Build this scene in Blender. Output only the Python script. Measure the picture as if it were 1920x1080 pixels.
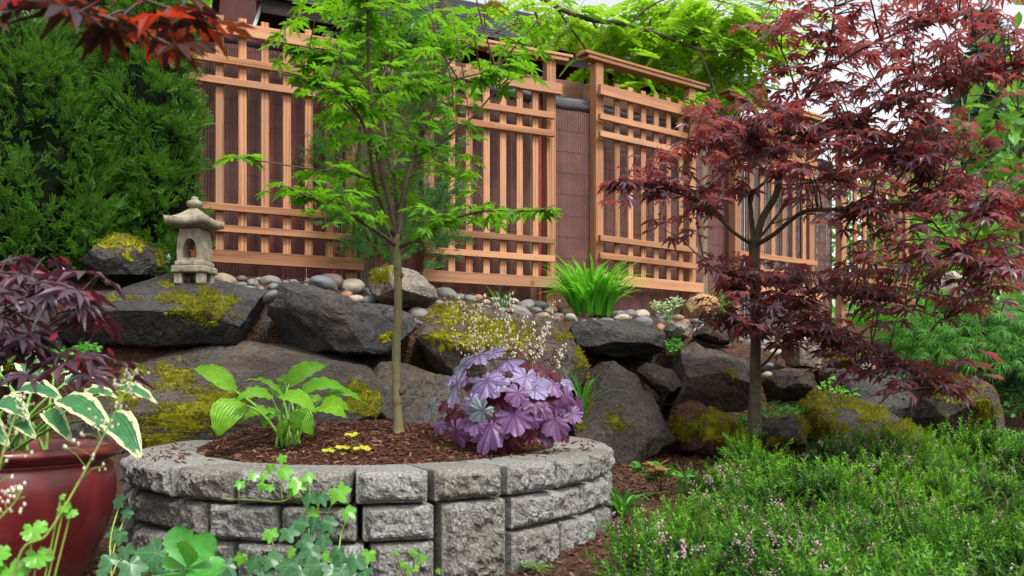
import bpy, math, random
import numpy as np
from mathutils import Matrix

random.seed(7)
rng = np.random.default_rng(7)
rad = math.radians
S = bpy.context.scene
for _o in list(bpy.data.objects):
    bpy.data.objects.remove(_o)
COL = S.collection

# ------------------------------------------------------------------ camera
F, HX, HY, CH = 1663.0, 960.0, 725.0, 0.56      # focal length (px of a 1920 px frame), horizon, eye height
cam_d = bpy.data.cameras.new('camera')
cam = bpy.data.objects.new('camera', cam_d)
COL.objects.link(cam)
cam.location = (0, 0, CH)
cam.rotation_euler = (rad(90), 0, 0)
cam_d.sensor_width = 36
cam_d.lens = F / 1920 * 36
cam_d.shift_y = (HY - 540) / 1920
cam_d.clip_start = 0.05
cam_d.clip_end = 500
cam_d.dof.use_dof = True
cam_d.dof.focus_distance = 4.0
cam_d.dof.aperture_fstop = 8.0
S.camera = cam

# ------------------------------------------------------------------ sky, sun, exposure
SUN_EL, SUN_AZ = 58, 140          # azimuth: clockwise from +Y
w = bpy.data.worlds.new('World')
S.world = w
w.use_nodes = True
wt = w.node_tree
wt.nodes.clear()
sky = wt.nodes.new('ShaderNodeTexSky')
sky.sky_type = 'NISHITA'
sky.sun_disc = False
sky.sun_elevation = rad(SUN_EL)
sky.sun_rotation = rad(SUN_AZ)
sky.air_density = 1.0
sky.dust_density = 4.0
sky.ozone_density = 1.0
hsv = wt.nodes.new('ShaderNodeHueSaturation')
hsv.inputs['Saturation'].default_value = 0.16
hsv.inputs['Value'].default_value = 1.0
bg = wt.nodes.new('ShaderNodeBackground')
bg.inputs['Strength'].default_value = 0.135
wo = wt.nodes.new('ShaderNodeOutputWorld')
wt.links.new(sky.outputs[0], hsv.inputs['Color'])
wt.links.new(hsv.outputs[0], bg.inputs['Color'])
wt.links.new(bg.outputs[0], wo.inputs['Surface'])
sun_d = bpy.data.lights.new('sun', 'SUN')
sun_d.energy = 1.5
sun_d.angle = rad(10)
sun_d.color = (1.0, 0.95, 0.87)
sun = bpy.data.objects.new('sun', sun_d)
COL.objects.link(sun)
sun.location = (6, -4, 10)
sun.rotation_euler = (rad(90 - SUN_EL), 0, rad(180 - SUN_AZ))
S.view_settings.view_transform = 'Standard'
S.view_settings.look = 'None'
S.view_settings.gamma = 1.0
S.view_settings.use_curve_mapping = False
S.view_settings.exposure = 1.18
S.render.engine = 'CYCLES'
S.cycles.max_bounces = 8
S.cycles.transparent_max_bounces = 8


# ------------------------------------------------------------------ helpers
def P(px, py, Y):
    return np.array([(px - HX) / F * Y, Y, CH + (HY - py) / F * Y])


def proj(V):
    V = np.asarray(V)
    return HX + V[:, 0] / V[:, 1] * F, HY - (V[:, 2] - CH) / V[:, 1] * F


def _h(i, j, k):
    h = (i * 374761393 + j * 668265263 + k * 1274126177) & 0xffffffff
    h = ((h ^ (h >> 13)) * 1103515245) & 0xffffffff
    h = h ^ (h >> 16)
    return (h & 0xffff) / 65535.0


def vnoise(p):
    p = np.asarray(p, float)
    i = np.floor(p).astype(np.int64)
    f = p - i
    u = f * f * (3 - 2 * f)
    r = 0
    for a in (0, 1):
        for b in (0, 1):
            for c in (0, 1):
                wgt = (u[:, 0] if a else 1 - u[:, 0]) * (u[:, 1] if b else 1 - u[:, 1]) * (u[:, 2] if c else 1 - u[:, 2])
                r = r + wgt * _h(i[:, 0] + a, i[:, 1] + b, i[:, 2] + c)
    return r * 2 - 1


def fbm(p, oct=4, gain=0.5):
    p = np.asarray(p, float)
    r, a = 0, 1.0
    for o in range(oct):
        r = r + a * vnoise(p * (2.03 ** o) + 17.3 * o)
        a *= gain
    return r


def tri(Fa):
    Fa = np.asarray(Fa, int)
    if Fa.shape[1] == 4:
        return np.concatenate([Fa[:, [0, 1, 2]], Fa[:, [0, 2, 3]]])
    return Fa


class MB:
    def __init__(s):
        s.V, s.F, s.U, s.n = [], [], [], 0

    def add(s, V, Fa, U=None):
        V = np.asarray(V, float)
        s.V.append(V)
        s.F.append(tri(Fa) + s.n)
        s.U.append(np.zeros((len(V), 2)) if U is None else np.asarray(U, float))
        s.n += len(V)
        return s

    def inst(s, proto, M):
        V, Fa, U = proto
        n, k = len(M), len(V)
        if n == 0:
            return s
        Fa = tri(Fa)
        Vh = np.concatenate([V, np.ones((k, 1))], 1)
        W = np.einsum('nij,kj->nki', M[:, :3, :], Vh).reshape(-1, 3)
        FF = (Fa[None] + (np.arange(n) * k)[:, None, None]).reshape(-1, 3)
        s.V.append(W)
        s.F.append(FF + s.n)
        s.U.append(np.tile(U, (n, 1)))
        s.n += len(W)
        return s

    def arrays(s):
        return np.concatenate(s.V), np.concatenate(s.F), np.concatenate(s.U)

    def proto(s):
        return s.arrays()

    def mesh(s, name, mat, smooth=False, off=(0, 0, 0)):
        V, Fa, U = s.arrays()
        return mesh(name, V - np.asarray(off), Fa, mat, smooth, U)


def mesh(name, V, Fa, mat=None, smooth=False, U=None):
    V = np.asarray(V, float)
    Fa = tri(Fa)
    me = bpy.data.meshes.new(name)
    me.vertices.add(len(V))
    me.vertices.foreach_set('co', V.astype(np.float32).ravel())
    me.loops.add(Fa.size)
    me.loops.foreach_set('vertex_index', Fa.astype(np.int32).ravel())
    me.polygons.add(len(Fa))
    me.polygons.foreach_set('loop_start', (np.arange(len(Fa)) * 3).astype(np.int32))
    me.polygons.foreach_set('use_smooth', np.full(len(Fa), bool(smooth)))
    if U is not None:
        ul = me.uv_layers.new(name='UVMap')
        ul.data.foreach_set('uv', np.asarray(U)[Fa.ravel()].astype(np.float32).ravel())
    if mat:
        me.materials.append(mat)
    me.update(calc_edges=True)
    return me


def link(name, me, parent=None, M=None):
    o = bpy.data.objects.new(name, me)
    COL.objects.link(o)
    if parent is not None:
        o.parent = parent
    if M is not None:
        o.matrix_basis = M if isinstance(M, Matrix) else Matrix(np.asarray(M).tolist())
    return o


def tag(o, label=None, cat=None, group=None, kind=None):
    if label:
        o['label'] = label
    if cat:
        o['category'] = cat
    if group:
        o['group'] = group
    if kind:
        o['kind'] = kind
    return o


def thing(name, label, cat, loc=(0, 0, 0), group=None, rz=0):
    o = bpy.data.objects.new(name, None)
    o.empty_display_size = 0.1
    COL.objects.link(o)
    o.location = [float(v) for v in loc]
    o.rotation_euler = (0, 0, rz)
    return tag(o, label, cat, group)


def cbox(sx, sy, sz, b=0.003, c=(0, 0, 0)):
    hx, hy, hz = sx / 2, sy / 2, sz / 2
    b = min(b, hx * .8, hy * .8, hz * .8)
    V, idx = [], {}
    for i in (-1, 1):
        for j in (-1, 1):
            for k in (-1, 1):
                for ax in range(3):
                    p = [i * (hx - b), j * (hy - b), k * (hz - b)]
                    p[ax] = (i * hx, j * hy, k * hz)[ax]
                    idx[(i, j, k, ax)] = len(V)
                    V.append(p)
    T = []

    def q(*ids):
        for t in range(1, len(ids) - 1):
            T.append((ids[0], ids[t], ids[t + 1]))
    for ax in range(3):
        for s_ in (-1, 1):
            loop = []
            for (a, bb) in ((-1, -1), (1, -1), (1, 1), (-1, 1)):
                k = [0, 0, 0]
                k[ax] = s_
                k[(ax + 1) % 3] = a
                k[(ax + 2) % 3] = bb
                loop.append(idx[(k[0], k[1], k[2], ax)])
            q(*(loop if s_ > 0 else loop[::-1]))
    for ax in range(3):
        a1, a2 = (ax + 1) % 3, (ax + 2) % 3
        for s1 in (-1, 1):
            for s2 in (-1, 1):
                k0 = [0, 0, 0]
                k0[a1], k0[a2] = s1, s2
                ka, kb = list(k0), list(k0)
                ka[ax], kb[ax] = -1, 1
                lp = [idx[(*ka, a1)], idx[(*kb, a1)], idx[(*kb, a2)], idx[(*ka, a2)]]
                q(*(lp if s1 * s2 > 0 else lp[::-1]))
    for i in (-1, 1):
        for j in (-1, 1):
            for k in (-1, 1):
                lp = [idx[(i, j, k, 0)], idx[(i, j, k, 1)], idx[(i, j, k, 2)]]
                q(*(lp if i * j * k > 0 else lp[::-1]))
    return np.array(V) + np.asarray(c, float), np.array(T)


def cr(pts, n=5):
    """Catmull-Rom through rows of pts (any width)."""
    p = np.asarray(pts, float)
    if len(p) < 3:
        t = np.linspace(0, 1, n + 1)[:, None]
        return p[0] * (1 - t) + p[-1] * t
    e = np.vstack([2 * p[0] - p[1], p, 2 * p[-1] - p[-2]])
    out = []
    for i in range(1, len(e) - 2):
        for t in np.linspace(0, 1, n, endpoint=False):
            a, b, c, d = e[i - 1], e[i], e[i + 1], e[i + 2]
            out.append(.5 * (2 * b + (c - a) * t + (2 * a - 5 * b + 4 * c - d) * t * t + (3 * b - a - 3 * c + d) * t ** 3))
    out.append(p[-1])
    return np.array(out)


def tube(pts, radii, sides=6, cap=True):
    p = np.asarray(pts, float)
    n = len(p)
    r = np.broadcast_to(np.asarray(radii, float), (n,))
    d = np.gradient(p, axis=0)
    d /= np.linalg.norm(d, axis=1)[:, None] + 1e-12
    up = np.array([0, 0, 1.0]) if abs(d[0][2]) < .9 else np.array([1.0, 0, 0])
    V = []
    a = np.linspace(0, 2 * math.pi, sides, endpoint=False)
    x = np.cross(up, d[0])
    for i in range(n):
        x = x - d[i] * (x @ d[i])
        x /= np.linalg.norm(x) + 1e-12
        y = np.cross(d[i], x)
        V.append(p[i] + r[i] * (np.cos(a)[:, None] * x + np.sin(a)[:, None] * y))
    V = np.concatenate(V)
    Fq = []
    for i in range(n - 1):
        for j in range(sides):
            k = (j + 1) % sides
            Fq.append((i * sides + j, i * sides + k, (i + 1) * sides + k, (i + 1) * sides + j))
    T = tri(Fq)
    if cap:
        V = np.vstack([V, p[0], p[-1]])
        c0, c1 = len(V) - 2, len(V) - 1
        ex = []
        for j in range(sides):
            k = (j + 1) % sides
            ex.append((c0, k, j))
            ex.append((c1, (n - 1) * sides + j, (n - 1) * sides + k))
        T = np.vstack([T, ex])
    return V, T


def lathe(prof, n=32):
    a = np.linspace(0, 2 * math.pi, n, endpoint=False)
    V = np.concatenate([np.stack([r * np.cos(a), r * np.sin(a), np.full(n, z)], 1) for r, z in prof])
    Fq = [(i * n + j, i * n + (j + 1) % n, (i + 1) * n + (j + 1) % n, (i + 1) * n + j)
          for i in range(len(prof) - 1) for j in range(n)]
    return V, tri(Fq)


_ico = {}


def ico(sub):
    if sub in _ico:
        return _ico[sub]
    t = (1 + 5 ** .5) / 2
    V = [(-1, t, 0), (1, t, 0), (-1, -t, 0), (1, -t, 0), (0, -1, t), (0, 1, t), (0, -1, -t), (0, 1, -t),
         (t, 0, -1), (t, 0, 1), (-t, 0, -1), (-t, 0, 1)]
    T = [(0, 11, 5), (0, 5, 1), (0, 1, 7), (0, 7, 10), (0, 10, 11), (1, 5, 9), (5, 11, 4), (11, 10, 2), (10, 7, 6), (7, 1, 8),
         (3, 9, 4), (3, 4, 2), (3, 2, 6), (3, 6, 8), (3, 8, 9), (4, 9, 5), (2, 4, 11), (6, 2, 10), (8, 6, 7), (9, 8, 1)]
    V = np.array(V, float)
    V /= np.linalg.norm(V, axis=1)[:, None]
    T = np.array(T)
    for _ in range(sub):
        e = np.sort(np.concatenate([T[:, [0, 1]], T[:, [1, 2]], T[:, [2, 0]]]), axis=1)
        ue, inv = np.unique(e, axis=0, return_inverse=True)
        inv = np.asarray(inv).ravel()
        m = V[ue[:, 0]] + V[ue[:, 1]]
        m /= np.linalg.norm(m, axis=1)[:, None]
        n, k = len(V), len(T)
        ab, bc, ca = inv[:k] + n, inv[k:2 * k] + n, inv[2 * k:] + n
        V = np.vstack([V, m])
        T = np.concatenate([np.stack([T[:, 0], ab, ca], 1), np.stack([T[:, 1], bc, ab], 1),
                            np.stack([T[:, 2], ca, bc], 1), np.stack([ab, bc, ca], 1)])
    _ico[sub] = (V, T)
    return _ico[sub]


def frames(pos, d, nrm, sc):
    """Matrices with local y along d, local z near nrm."""
    pos, d, nrm = (np.asarray(v, float).reshape(-1, 3) for v in (pos, d, nrm))
    d = d / (np.linalg.norm(d, axis=1)[:, None] + 1e-9)
    x = np.cross(d, nrm)
    x /= np.linalg.norm(x, axis=1)[:, None] + 1e-9
    z = np.cross(x, d)
    sc = np.broadcast_to(np.asarray(sc, float), (len(pos),))[:, None]
    M = np.zeros((len(pos), 4, 4))
    M[:, :3, 0], M[:, :3, 1], M[:, :3, 2], M[:, :3, 3] = x * sc, d * sc, z * sc, pos
    M[:, 3, 3] = 1
    return M


def tnorm(V, T):
    n = np.cross(V[T[:, 1]] - V[T[:, 0]], V[T[:, 2]] - V[T[:, 0]])
    a = np.linalg.norm(n, axis=1)
    return n / (a[:, None] + 1e-12), a / 2


# ------------------------------------------------------------------ node materials
class NT:
    def __init__(s, name):
        s.m = bpy.data.materials.new(name)
        s.m.use_nodes = True
        s.t = s.m.node_tree
        s.t.nodes.clear()
        s.out = s.n('ShaderNodeOutputMaterial')
        s._co = None

    def n(s, t, **k):
        x = s.t.nodes.new(t)
        for a, v in k.items():
            setattr(x, a, v)
        return x

    def set(s, sock, v):
        if hasattr(v, 'is_linked') or hasattr(v, 'links'):
            s.t.links.new(v, sock)
        elif isinstance(v, (tuple, list)) and len(v) == 3 and sock.type == 'RGBA':
            sock.default_value = (*v, 1)
        else:
            sock.default_value = v

    def co(s, scale=(1, 1, 1), kind='Object', rand=True):
        tc = s.n('ShaderNodeTexCoord')
        mp = s.n('ShaderNodeMapping')
        mp.inputs['Scale'].default_value = scale
        v = tc.outputs[kind]
        if rand:
            oi = s.n('ShaderNodeObjectInfo')
            mm = s.n('ShaderNodeMath', operation='MULTIPLY')
            mm.inputs[1].default_value = 37.0
            s.t.links.new(oi.outputs['Random'], mm.inputs[0])
            va = s.n('ShaderNodeVectorMath', operation='ADD')
            s.t.links.new(v, va.inputs[0])
            s.t.links.new(mm.outputs[0], va.inputs[1])
            v = va.outputs[0]
        s.t.links.new(v, mp.inputs['Vector'])
        return mp.outputs[0]

    def noise(s, scale, vec, detail=4, rough=.55, dist=0):
        x = s.n('ShaderNodeTexNoise')
        x.inputs['Scale'].default_value = scale
        x.inputs['Detail'].default_value = detail
        x.inputs['Roughness'].default_value = rough
        x.inputs['Distortion'].default_value = dist
        s.t.links.new(vec, x.inputs['Vector'])
        return x.outputs['Fac']

    def vor(s, scale, vec, out='Distance', feature='F1'):
        x = s.n('ShaderNodeTexVoronoi', feature=feature)
        x.inputs['Scale'].default_value = scale
        s.t.links.new(vec, x.inputs['Vector'])
        return x.outputs[out]

    def ramp(s, fac, stops):
        x = s.n('ShaderNodeValToRGB')
        e = x.color_ramp.elements
        while len(e) < len(stops):
            e.new(0.5)
        for k, (p, c) in enumerate(stops):
            e[k].position = p
            e[k].color = (*c, 1) if isinstance(c, (tuple, list)) else (c, c, c, 1)
        s.set(x.inputs['Fac'], fac)
        return x.outputs['Color']

    def mix(s, fac, a, b, mode='MIX'):
        x = s.n('ShaderNodeMix', data_type='RGBA', blend_type=mode)
        s.set(x.inputs[0], fac)
        s.set(x.inputs[6], a)
        s.set(x.inputs[7], b)
        return x.outputs[2]

    def math(s, op, a, b=0.0, c=None):
        x = s.n('ShaderNodeMath', operation=op)
        s.set(x.inputs[0], a)
        s.set(x.inputs[1], b)
        if c is not None:
            s.set(x.inputs[2], c)
        return x.outputs[0]

    def bump(s, h, strength=.5, dist=.01, normal=None):
        x = s.n('ShaderNodeBump')
        x.inputs['Strength'].default_value = strength
        x.inputs['Distance'].default_value = dist
        s.set(x.inputs['Height'], h)
        if normal is not None:
            s.t.links.new(normal, x.inputs['Normal'])
        return x.outputs[0]

    def bsdf(s, color, rough=.6, normal=None, spec=.4, coat=0):
        x = s.n('ShaderNodeBsdfPrincipled')
        s.set(x.inputs['Base Color'], color)
        s.set(x.inputs['Roughness'], rough)
        x.inputs['Specular IOR Level'].default_value = spec
        if coat:
            x.inputs['Coat Weight'].default_value = coat
            x.inputs['Coat Roughness'].default_value = .12
        if normal is not None:
            s.t.links.new(normal, x.inputs['Normal'])
        return x.outputs[0]

    def done(s, sh):
        s.t.links.new(sh, s.out.inputs['Surface'])
        return s.m

    def rnd(s):
        """per object + per island random 0..1"""
        oi = s.n('ShaderNodeObjectInfo')
        g = s.n('ShaderNodeNewGeometry')
        a = s.math('ADD', oi.outputs['Random'], g.outputs['Random Per Island'])
        return s.math('FRACT', a)


def m_wood(name, axis, c1=(.37, .168, .080), c2=(.48, .25, .130), dark=(.19, .078, .034)):
    t = NT(name)
    sc = [9, 9, 9]
    sc[axis] = .45
    v = t.co(tuple(sc))
    n1 = t.noise(2.4, v, 5, .6, 1.2)
    wv = t.n('ShaderNodeTexWave', wave_type='BANDS', bands_direction='XYZ'[(axis + 1) % 3] if axis != 1 else 'X')
    wv.inputs['Scale'].default_value = 1.5
    wv.inputs['Distortion'].default_value = 6
    wv.inputs['Detail'].default_value = 2
    wv.inputs['Detail Scale'].default_value = .8
    t.t.links.new(v, wv.inputs['Vector'])
    g = t.math('MULTIPLY', wv.outputs['Fac'], .3)
    g = t.math('ADD', g, t.math('MULTIPLY', n1, .7))
    col = t.ramp(g, [(.28, dark), (.45, c1), (.72, c2)])
    oi = t.n('ShaderNodeObjectInfo')
    col = t.mix(t.math('MULTIPLY', oi.outputs['Random'], .35), col, (.42, .25, .16))
    rv = t.math('FRACT', t.math('MULTIPLY', oi.outputs['Random'], 7.31))
    col = t.mix(1.0, col, t.ramp(rv, [(0.0, (.66, .64, .63)), (.4, (.92, .90, .89)), (.8, (1.08, 1.05, 1.03)), (1.0, (1.22, 1.2, 1.18))]), 'MULTIPLY')
    v2 = t.co((1, 1, 1))
    st = t.ramp(t.noise(4.5, v2, 5, .65), [(.5, 0.0), (.72, .55)])
    col = t.mix(st, col, (.24, .16, .115))
    kn = t.ramp(t.vor(4.2, v2), [(.05, 1.0), (.10, 0.0)])
    col = t.mix(t.math('MULTIPLY', kn, .7), col, (.14, .06, .03))
    return t.done(t.bsdf(col, .75, t.bump(g, .12, .002), .2))


def m_rock(name, a, b, c, sheen=.35, moss=None):
    t = NT(name)
    v = t.co()
    big = t.noise(3.2, v, 5, .65, .6)
    fine = t.noise(42, v, 5, .7)
    mid = t.noise(11, v, 6, .7, .3)
    col = t.ramp(big, [(.32, a), (.5, b), (.66, c)])
    sp = t.ramp(fine, [(.33, .45), (.66, 1.4)])
    col = t.mix(1.0, col, sp, 'MULTIPLY')
    warm = t.ramp(t.noise(2.1, v, 4, .6, .8), [(.5, 0.0), (.68, .55)])
    col = t.mix(warm, col, t.mix(1.0, col, (1.55, 1.15, .85), 'MULTIPLY'))
    li = t.ramp(t.noise(9, v, 6, .75), [(.60, 0.0), (.70, .5)])
    col = t.mix(li, col, tuple(min(1, x * 2.0 + .03) for x in c))
    dk = t.ramp(mid, [(.30, .5), (.42, 0.0)])
    col = t.mix(dk, col, tuple(x * .35 for x in a))
    vd = t.n('ShaderNodeVectorMath', operation='ADD')
    t.t.links.new(v, vd.inputs[0])
    ns = t.n('ShaderNodeTexNoise')
    ns.inputs['Scale'].default_value = 5
    t.t.links.new(v, ns.inputs['Vector'])
    t.t.links.new(ns.outputs['Color'], vd.inputs[1])
    crk = t.ramp(t.vor(3.1, vd.outputs[0], 'Distance', 'DISTANCE_TO_EDGE'), [(.0, 1.0), (.02, 0.0)])
    crk = t.math('MULTIPLY', crk, t.ramp(t.noise(2.7, v, 2), [(.45, 0.0), (.6, 1.0)]))
    col = t.mix(t.math('MULTIPLY', crk, .75), col, tuple(x * .25 for x in a))
    pit = t.ramp(t.vor(60, v), [(.0, 0.0), (.3, 1.0)])
    h = t.math('ADD', mid, t.math('MULTIPLY', fine, .4))
    h = t.math('ADD', h, t.math('MULTIPLY', pit, .15))
    h = t.math('SUBTRACT', h, t.math('MULTIPLY', crk, .8))
    return t.done(t.bsdf(col, .8, t.bump(h, .9, .03), sheen))


def m_leaf(name, top, var, trans, rough=.42, tw=.4, spec=.45, veins=None, blem=.45):
    t = NT(name)
    r = t.rnd()
    col = t.mix(r, top, var)
    tcol = t.mix(r, trans, tuple(min(1, x * 1.25) for x in trans))
    v = t.co(rand=False, kind='Object')
    sp = t.ramp(t.noise(60, v, 2), [(.35, .8), (.7, 1.15)])
    col = t.mix(1.0, col, sp, 'MULTIPLY')
    bl = t.ramp(t.noise(23, t.co(rand=True), 4, .7), [(.66, 0.0), (.74, blem)])
    col = t.mix(bl, col, (.10, .07, .03))
    nrm = None
    if veins:
        uv = t.n('ShaderNodeUVMap').outputs[0]
        col, nrm, tcol = veins(t, uv, col, tcol)
    p = t.bsdf(col, rough, nrm, spec)
    tr = t.n('ShaderNodeBsdfTranslucent')
    t.set(tr.inputs['Color'], tcol)
    ms = t.n('ShaderNodeMixShader')
    ms.inputs[0].default_value = tw
    t.t.links.new(p, ms.inputs[1])
    t.t.links.new(tr.outputs[0], ms.inputs[2])
    return t.done(ms.outputs[0])


def m_simple(name, col, rough=.6, var=.25, scale=20, bump=.3, spec=.4, coat=0):
    t = NT(name)
    v = t.co()
    n = t.noise(scale, v, 5, .6)
    lo = tuple(x * (1 - var) for x in col)
    hi = tuple(min(1, x * (1 + var)) for x in col)
    c = t.ramp(n, [(.3, lo), (.7, hi)])
    return t.done(t.bsdf(c, rough, t.bump(n, bump, .006) if bump else None, spec, coat))


def v_palmate(dark, width=.05, nv=9):
    """veins radiating from the leaf base; uv holds leaf-plane coordinates"""
    def f(t, uv, col, tcol):
        sx = t.n('ShaderNodeSeparateXYZ')
        t.t.links.new(uv, sx.inputs[0])
        a = t.math('ARCTAN2', sx.outputs[0], sx.outputs[1])
        r = t.math('SQRT', t.math('ADD', t.math('MULTIPLY', sx.outputs[0], sx.outputs[0]),
                                  t.math('MULTIPLY', sx.outputs[1], sx.outputs[1])))
        k = t.math('MULTIPLY', a, nv / (2 * math.pi))
        fr = t.math('ABSOLUTE', t.math('SUBTRACT', t.math('FRACT', t.math('ADD', k, .5)), .5))
        d = t.math('MULTIPLY', fr, t.math('MULTIPLY', r, 2 * math.pi / nv))
        nz = t.noise(9, uv, 3)
        d = t.math('ADD', d, t.math('MULTIPLY', t.math('SUBTRACT', nz, .5), .06))
        m = t.ramp(d, [(0.0, 1.0), (width, 0.0)])
        cells = t.ramp(t.vor(7, uv, 'Distance', 'DISTANCE_TO_EDGE'), [(.0, .6), (.08, 0.0)])
        m2 = t.math('MAXIMUM', m, cells)
        mk_ = t.mix(t.math('MULTIPLY', m2, .85), col, dark)
        return mk_, t.bump(m2, -.35, .004), tcol
    return f


def v_parallel(nl, amt=.5):
    """hosta ribs; uv: u across -1..1 (0..1), v along"""
    def f(t, uv, col, tcol):
        sx = t.n('ShaderNodeSeparateXYZ')
        t.t.links.new(uv, sx.inputs[0])
        s_ = t.math('SINE', t.math('MULTIPLY', t.math('SUBTRACT', sx.outputs[0], .5), nl * 2 * math.pi))
        s_ = t.math('ADD', t.math('MULTIPLY', s_, .5), .5)
        m = t.ramp(s_, [(.0, 1.0), (.3, 0.0)])
        c2 = t.mix(t.math('MULTIPLY', m, amt), col, t.mix(1.0, col, (.45, .55, .4), 'MULTIPLY'))
        return c2, t.bump(s_, .6, .006), tcol
    return f


def v_margin(edge):
    def f(t, uv, col, tcol):
        sx = t.n('ShaderNodeSeparateXYZ')
        t.t.links.new(uv, sx.inputs[0])
        a = t.math('ABSOLUTE', t.math('MULTIPLY', t.math('SUBTRACT', sx.outputs[0], .5), 2.0))
        b = t.math('MULTIPLY', t.math('ABSOLUTE', t.math('SUBTRACT', sx.outputs[1], .45)), 1.55)
        mxx = t.math('MAXIMUM', a, b)
        nz = t.noise(7, uv, 3)
        mxx = t.math('ADD', mxx, t.math('MULTIPLY', t.math('SUBTRACT', nz, .5), .55))
        m = t.ramp(mxx, [(.66, 0.0), (.72, 1.0)])
        s_ = t.math('SINE', t.math('MULTIPLY', sx.outputs[0], 7 * 2 * math.pi))
        return t.mix(m, col, edge), t.bump(s_, .35, .004), t.mix(m, tcol, (.55, .6, .25))
    return f


M = {}
M['wood_v'] = m_wood('cedar_vertical', 2)
M['wood_h'] = m_wood('cedar_horizontal', 0)
M['treated'] = m_wood('treated_lumber', 0, (.17, .085, .035), (.30, .16, .07), (.09, .045, .02))
M['oldwood'] = m_wood('weathered_wood', 2, (.11, .10, .06), (.2, .19, .13), (.05, .05, .03))
M['screen'] = m_simple('brown_reed', (.105, .046, .035), .42, .3, 6, .1, .5)
M['hem'] = m_simple('screen_hem', (.028, .022, .028), .25, .3, 4, .3, .6)
M['wire'] = m_simple('wire', (.02, .015, .015), .5, .1, 4, 0)
M['basalt'] = m_rock('basalt_dark', (.022, .022, .023), (.037, .035, .034), (.056, .052, .048))
M['basalt_b'] = m_rock('basalt_brown', (.036, .030, .025), (.060, .050, .041), (.092, .078, .063), .25)
M['basalt_r'] = m_rock('basalt_red', (.030, .022, .019), (.050, .038, .032), (.088, .073, .063), .25)
M['granite'] = m_rock('boulder_grey', (.11, .095, .075), (.17, .15, .12), (.24, .21, .17), .2)
M['tanrock'] = m_rock('boulder_tan', (.30, .19, .09), (.40, .27, .14), (.48, .35, .2), .2)
M['redsoilrock'] = m_rock('rock_redbrown', (.07, .032, .02), (.11, .052, .034), (.13, .07, .05), .15)
M['paleboulder'] = m_rock('boulder_pale', (.22, .22, .23), (.32, .31, .31), (.42, .41, .4), .2)
for k_, c_ in dict(grey=(.15, .145, .135), bluegrey=(.115, .122, .130), tan=(.23, .175, .12), cream=(.31, .28, .215), rust=(.26, .13, .07), brown=(.12, .085, .065)).items():
    M['st_' + k_] = m_simple('river_stone_' + k_, c_, .62, .28, 26, .12, .35)
M['lantern'] = m_simple('lantern_stone', (.235, .21, .155), .88, .38, 22, .35, .15)
M['terracotta'] = m_simple('terracotta', (.38, .13, .06), .8, .2, 30, .2, .2)
def m_glaze():
    t = NT('red_glaze')
    v = t.co((1, 1, .22), rand=False)
    n = t.noise(9, v, 6, .65, .5)
    v2 = t.co(rand=False)
    col = t.ramp(n, [(.3, (.06, .006, .008)), (.55, (.12, .010, .012)), (.75, (.18, .02, .016))])
    du = t.ramp(t.noise(5, v2, 6, .75), [(.52, 0.0), (.72, .35)])
    col = t.mix(du, col, (.16, .10, .075))
    sx = t.n('ShaderNodeSeparateXYZ')
    t.t.links.new(v2, sx.inputs[0])
    low = t.math('MULTIPLY', t.ramp(sx.outputs[2], [(.0, 1.0), (.10, 0.0)]), t.noise(30, v2, 4))
    col = t.mix(low, col, (.10, .065, .045))
    ro = t.ramp(t.noise(12, v2, 5, .7), [(.3, .26), (.7, .5)])
    return t.done(t.bsdf(col, ro, t.bump(t.noise(40, v2, 3), .08, .003), .5, .1))


M['glaze'] = m_glaze()


def m_block():
    t = NT('split_face_concrete')
    v = t.co()
    n1 = t.noise(120, v, 5, .75)
    n2 = t.noise(7, v, 4, .6)
    col = t.ramp(n1, [(.33, (.085, .08, .072)), (.5, (.26, .256, .245)), (.68, (.54, .53, .51))])
    col = t.mix(t.ramp(n2, [(.45, 0.0), (.75, .5)]), col, (.17, .145, .105))
    oi = t.n('ShaderNodeObjectInfo')
    tint = t.ramp(oi.outputs['Random'], [(0.0, (.82, .81, .76)), (1.0, (1.1, 1.1, 1.12))])
    col = t.mix(1.0, col, tint, 'MULTIPLY')
    gr = t.ramp(t.noise(150, v, 2, .6), [(.28, .45), (.42, 1.0)])
    col = t.mix(1.0, col, gr, 'MULTIPLY')
    h = t.math('ADD', n1, t.math('MULTIPLY', t.noise(40, v, 5, .7), 1.2))
    return t.done(t.bsdf(col, .9, t.bump(h, .9, .012), .15))


M['block'] = m_block()


def m_soil(name, cs, scale):
    t = NT(name)
    v = t.co(rand=False)
    n1 = t.noise(scale, v, 6, .7)
    n2 = t.noise(1.6, v, 3)
    vv = t.vor(scale * 1.6, v, 'Color')
    col = t.ramp(n1, [(.3, cs[0]), (.5, cs[1]), (.75, cs[2])])
    col = t.mix(.3, col, t.mix(1.0, col, vv, 'MULTIPLY'))
    col = t.mix(t.ramp(n2, [(.4, 0.0), (.7, .4)]), col, (.05, .045, .02))
    h = t.math('ADD', n1, t.math('MULTIPLY', t.vor(scale * 2, v), .6))
    return t.done(t.bsdf(col, .95, t.bump(h, 1.0, .03), .1))


M['soil'] = m_soil('garden_soil', [(.03, .016, .011), (.085, .045, .03), (.17, .095, .065)], 26)
M['mulch_bed'] = m_soil('bark_bed', [(.025, .010, .006), (.085, .032, .019), (.16, .07, .04)], 42)
t_ = NT('bark_chip')
c_ = t_.ramp(t_.rnd(), [(0.0, (.030, .012, .007)), (.45, (.085, .034, .020)), (.85, (.15, .066, .040)), (1.0, (.24, .14, .095))])
M['chip'] = t_.done(t_.bsdf(c_, .85, None, .2))


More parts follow.
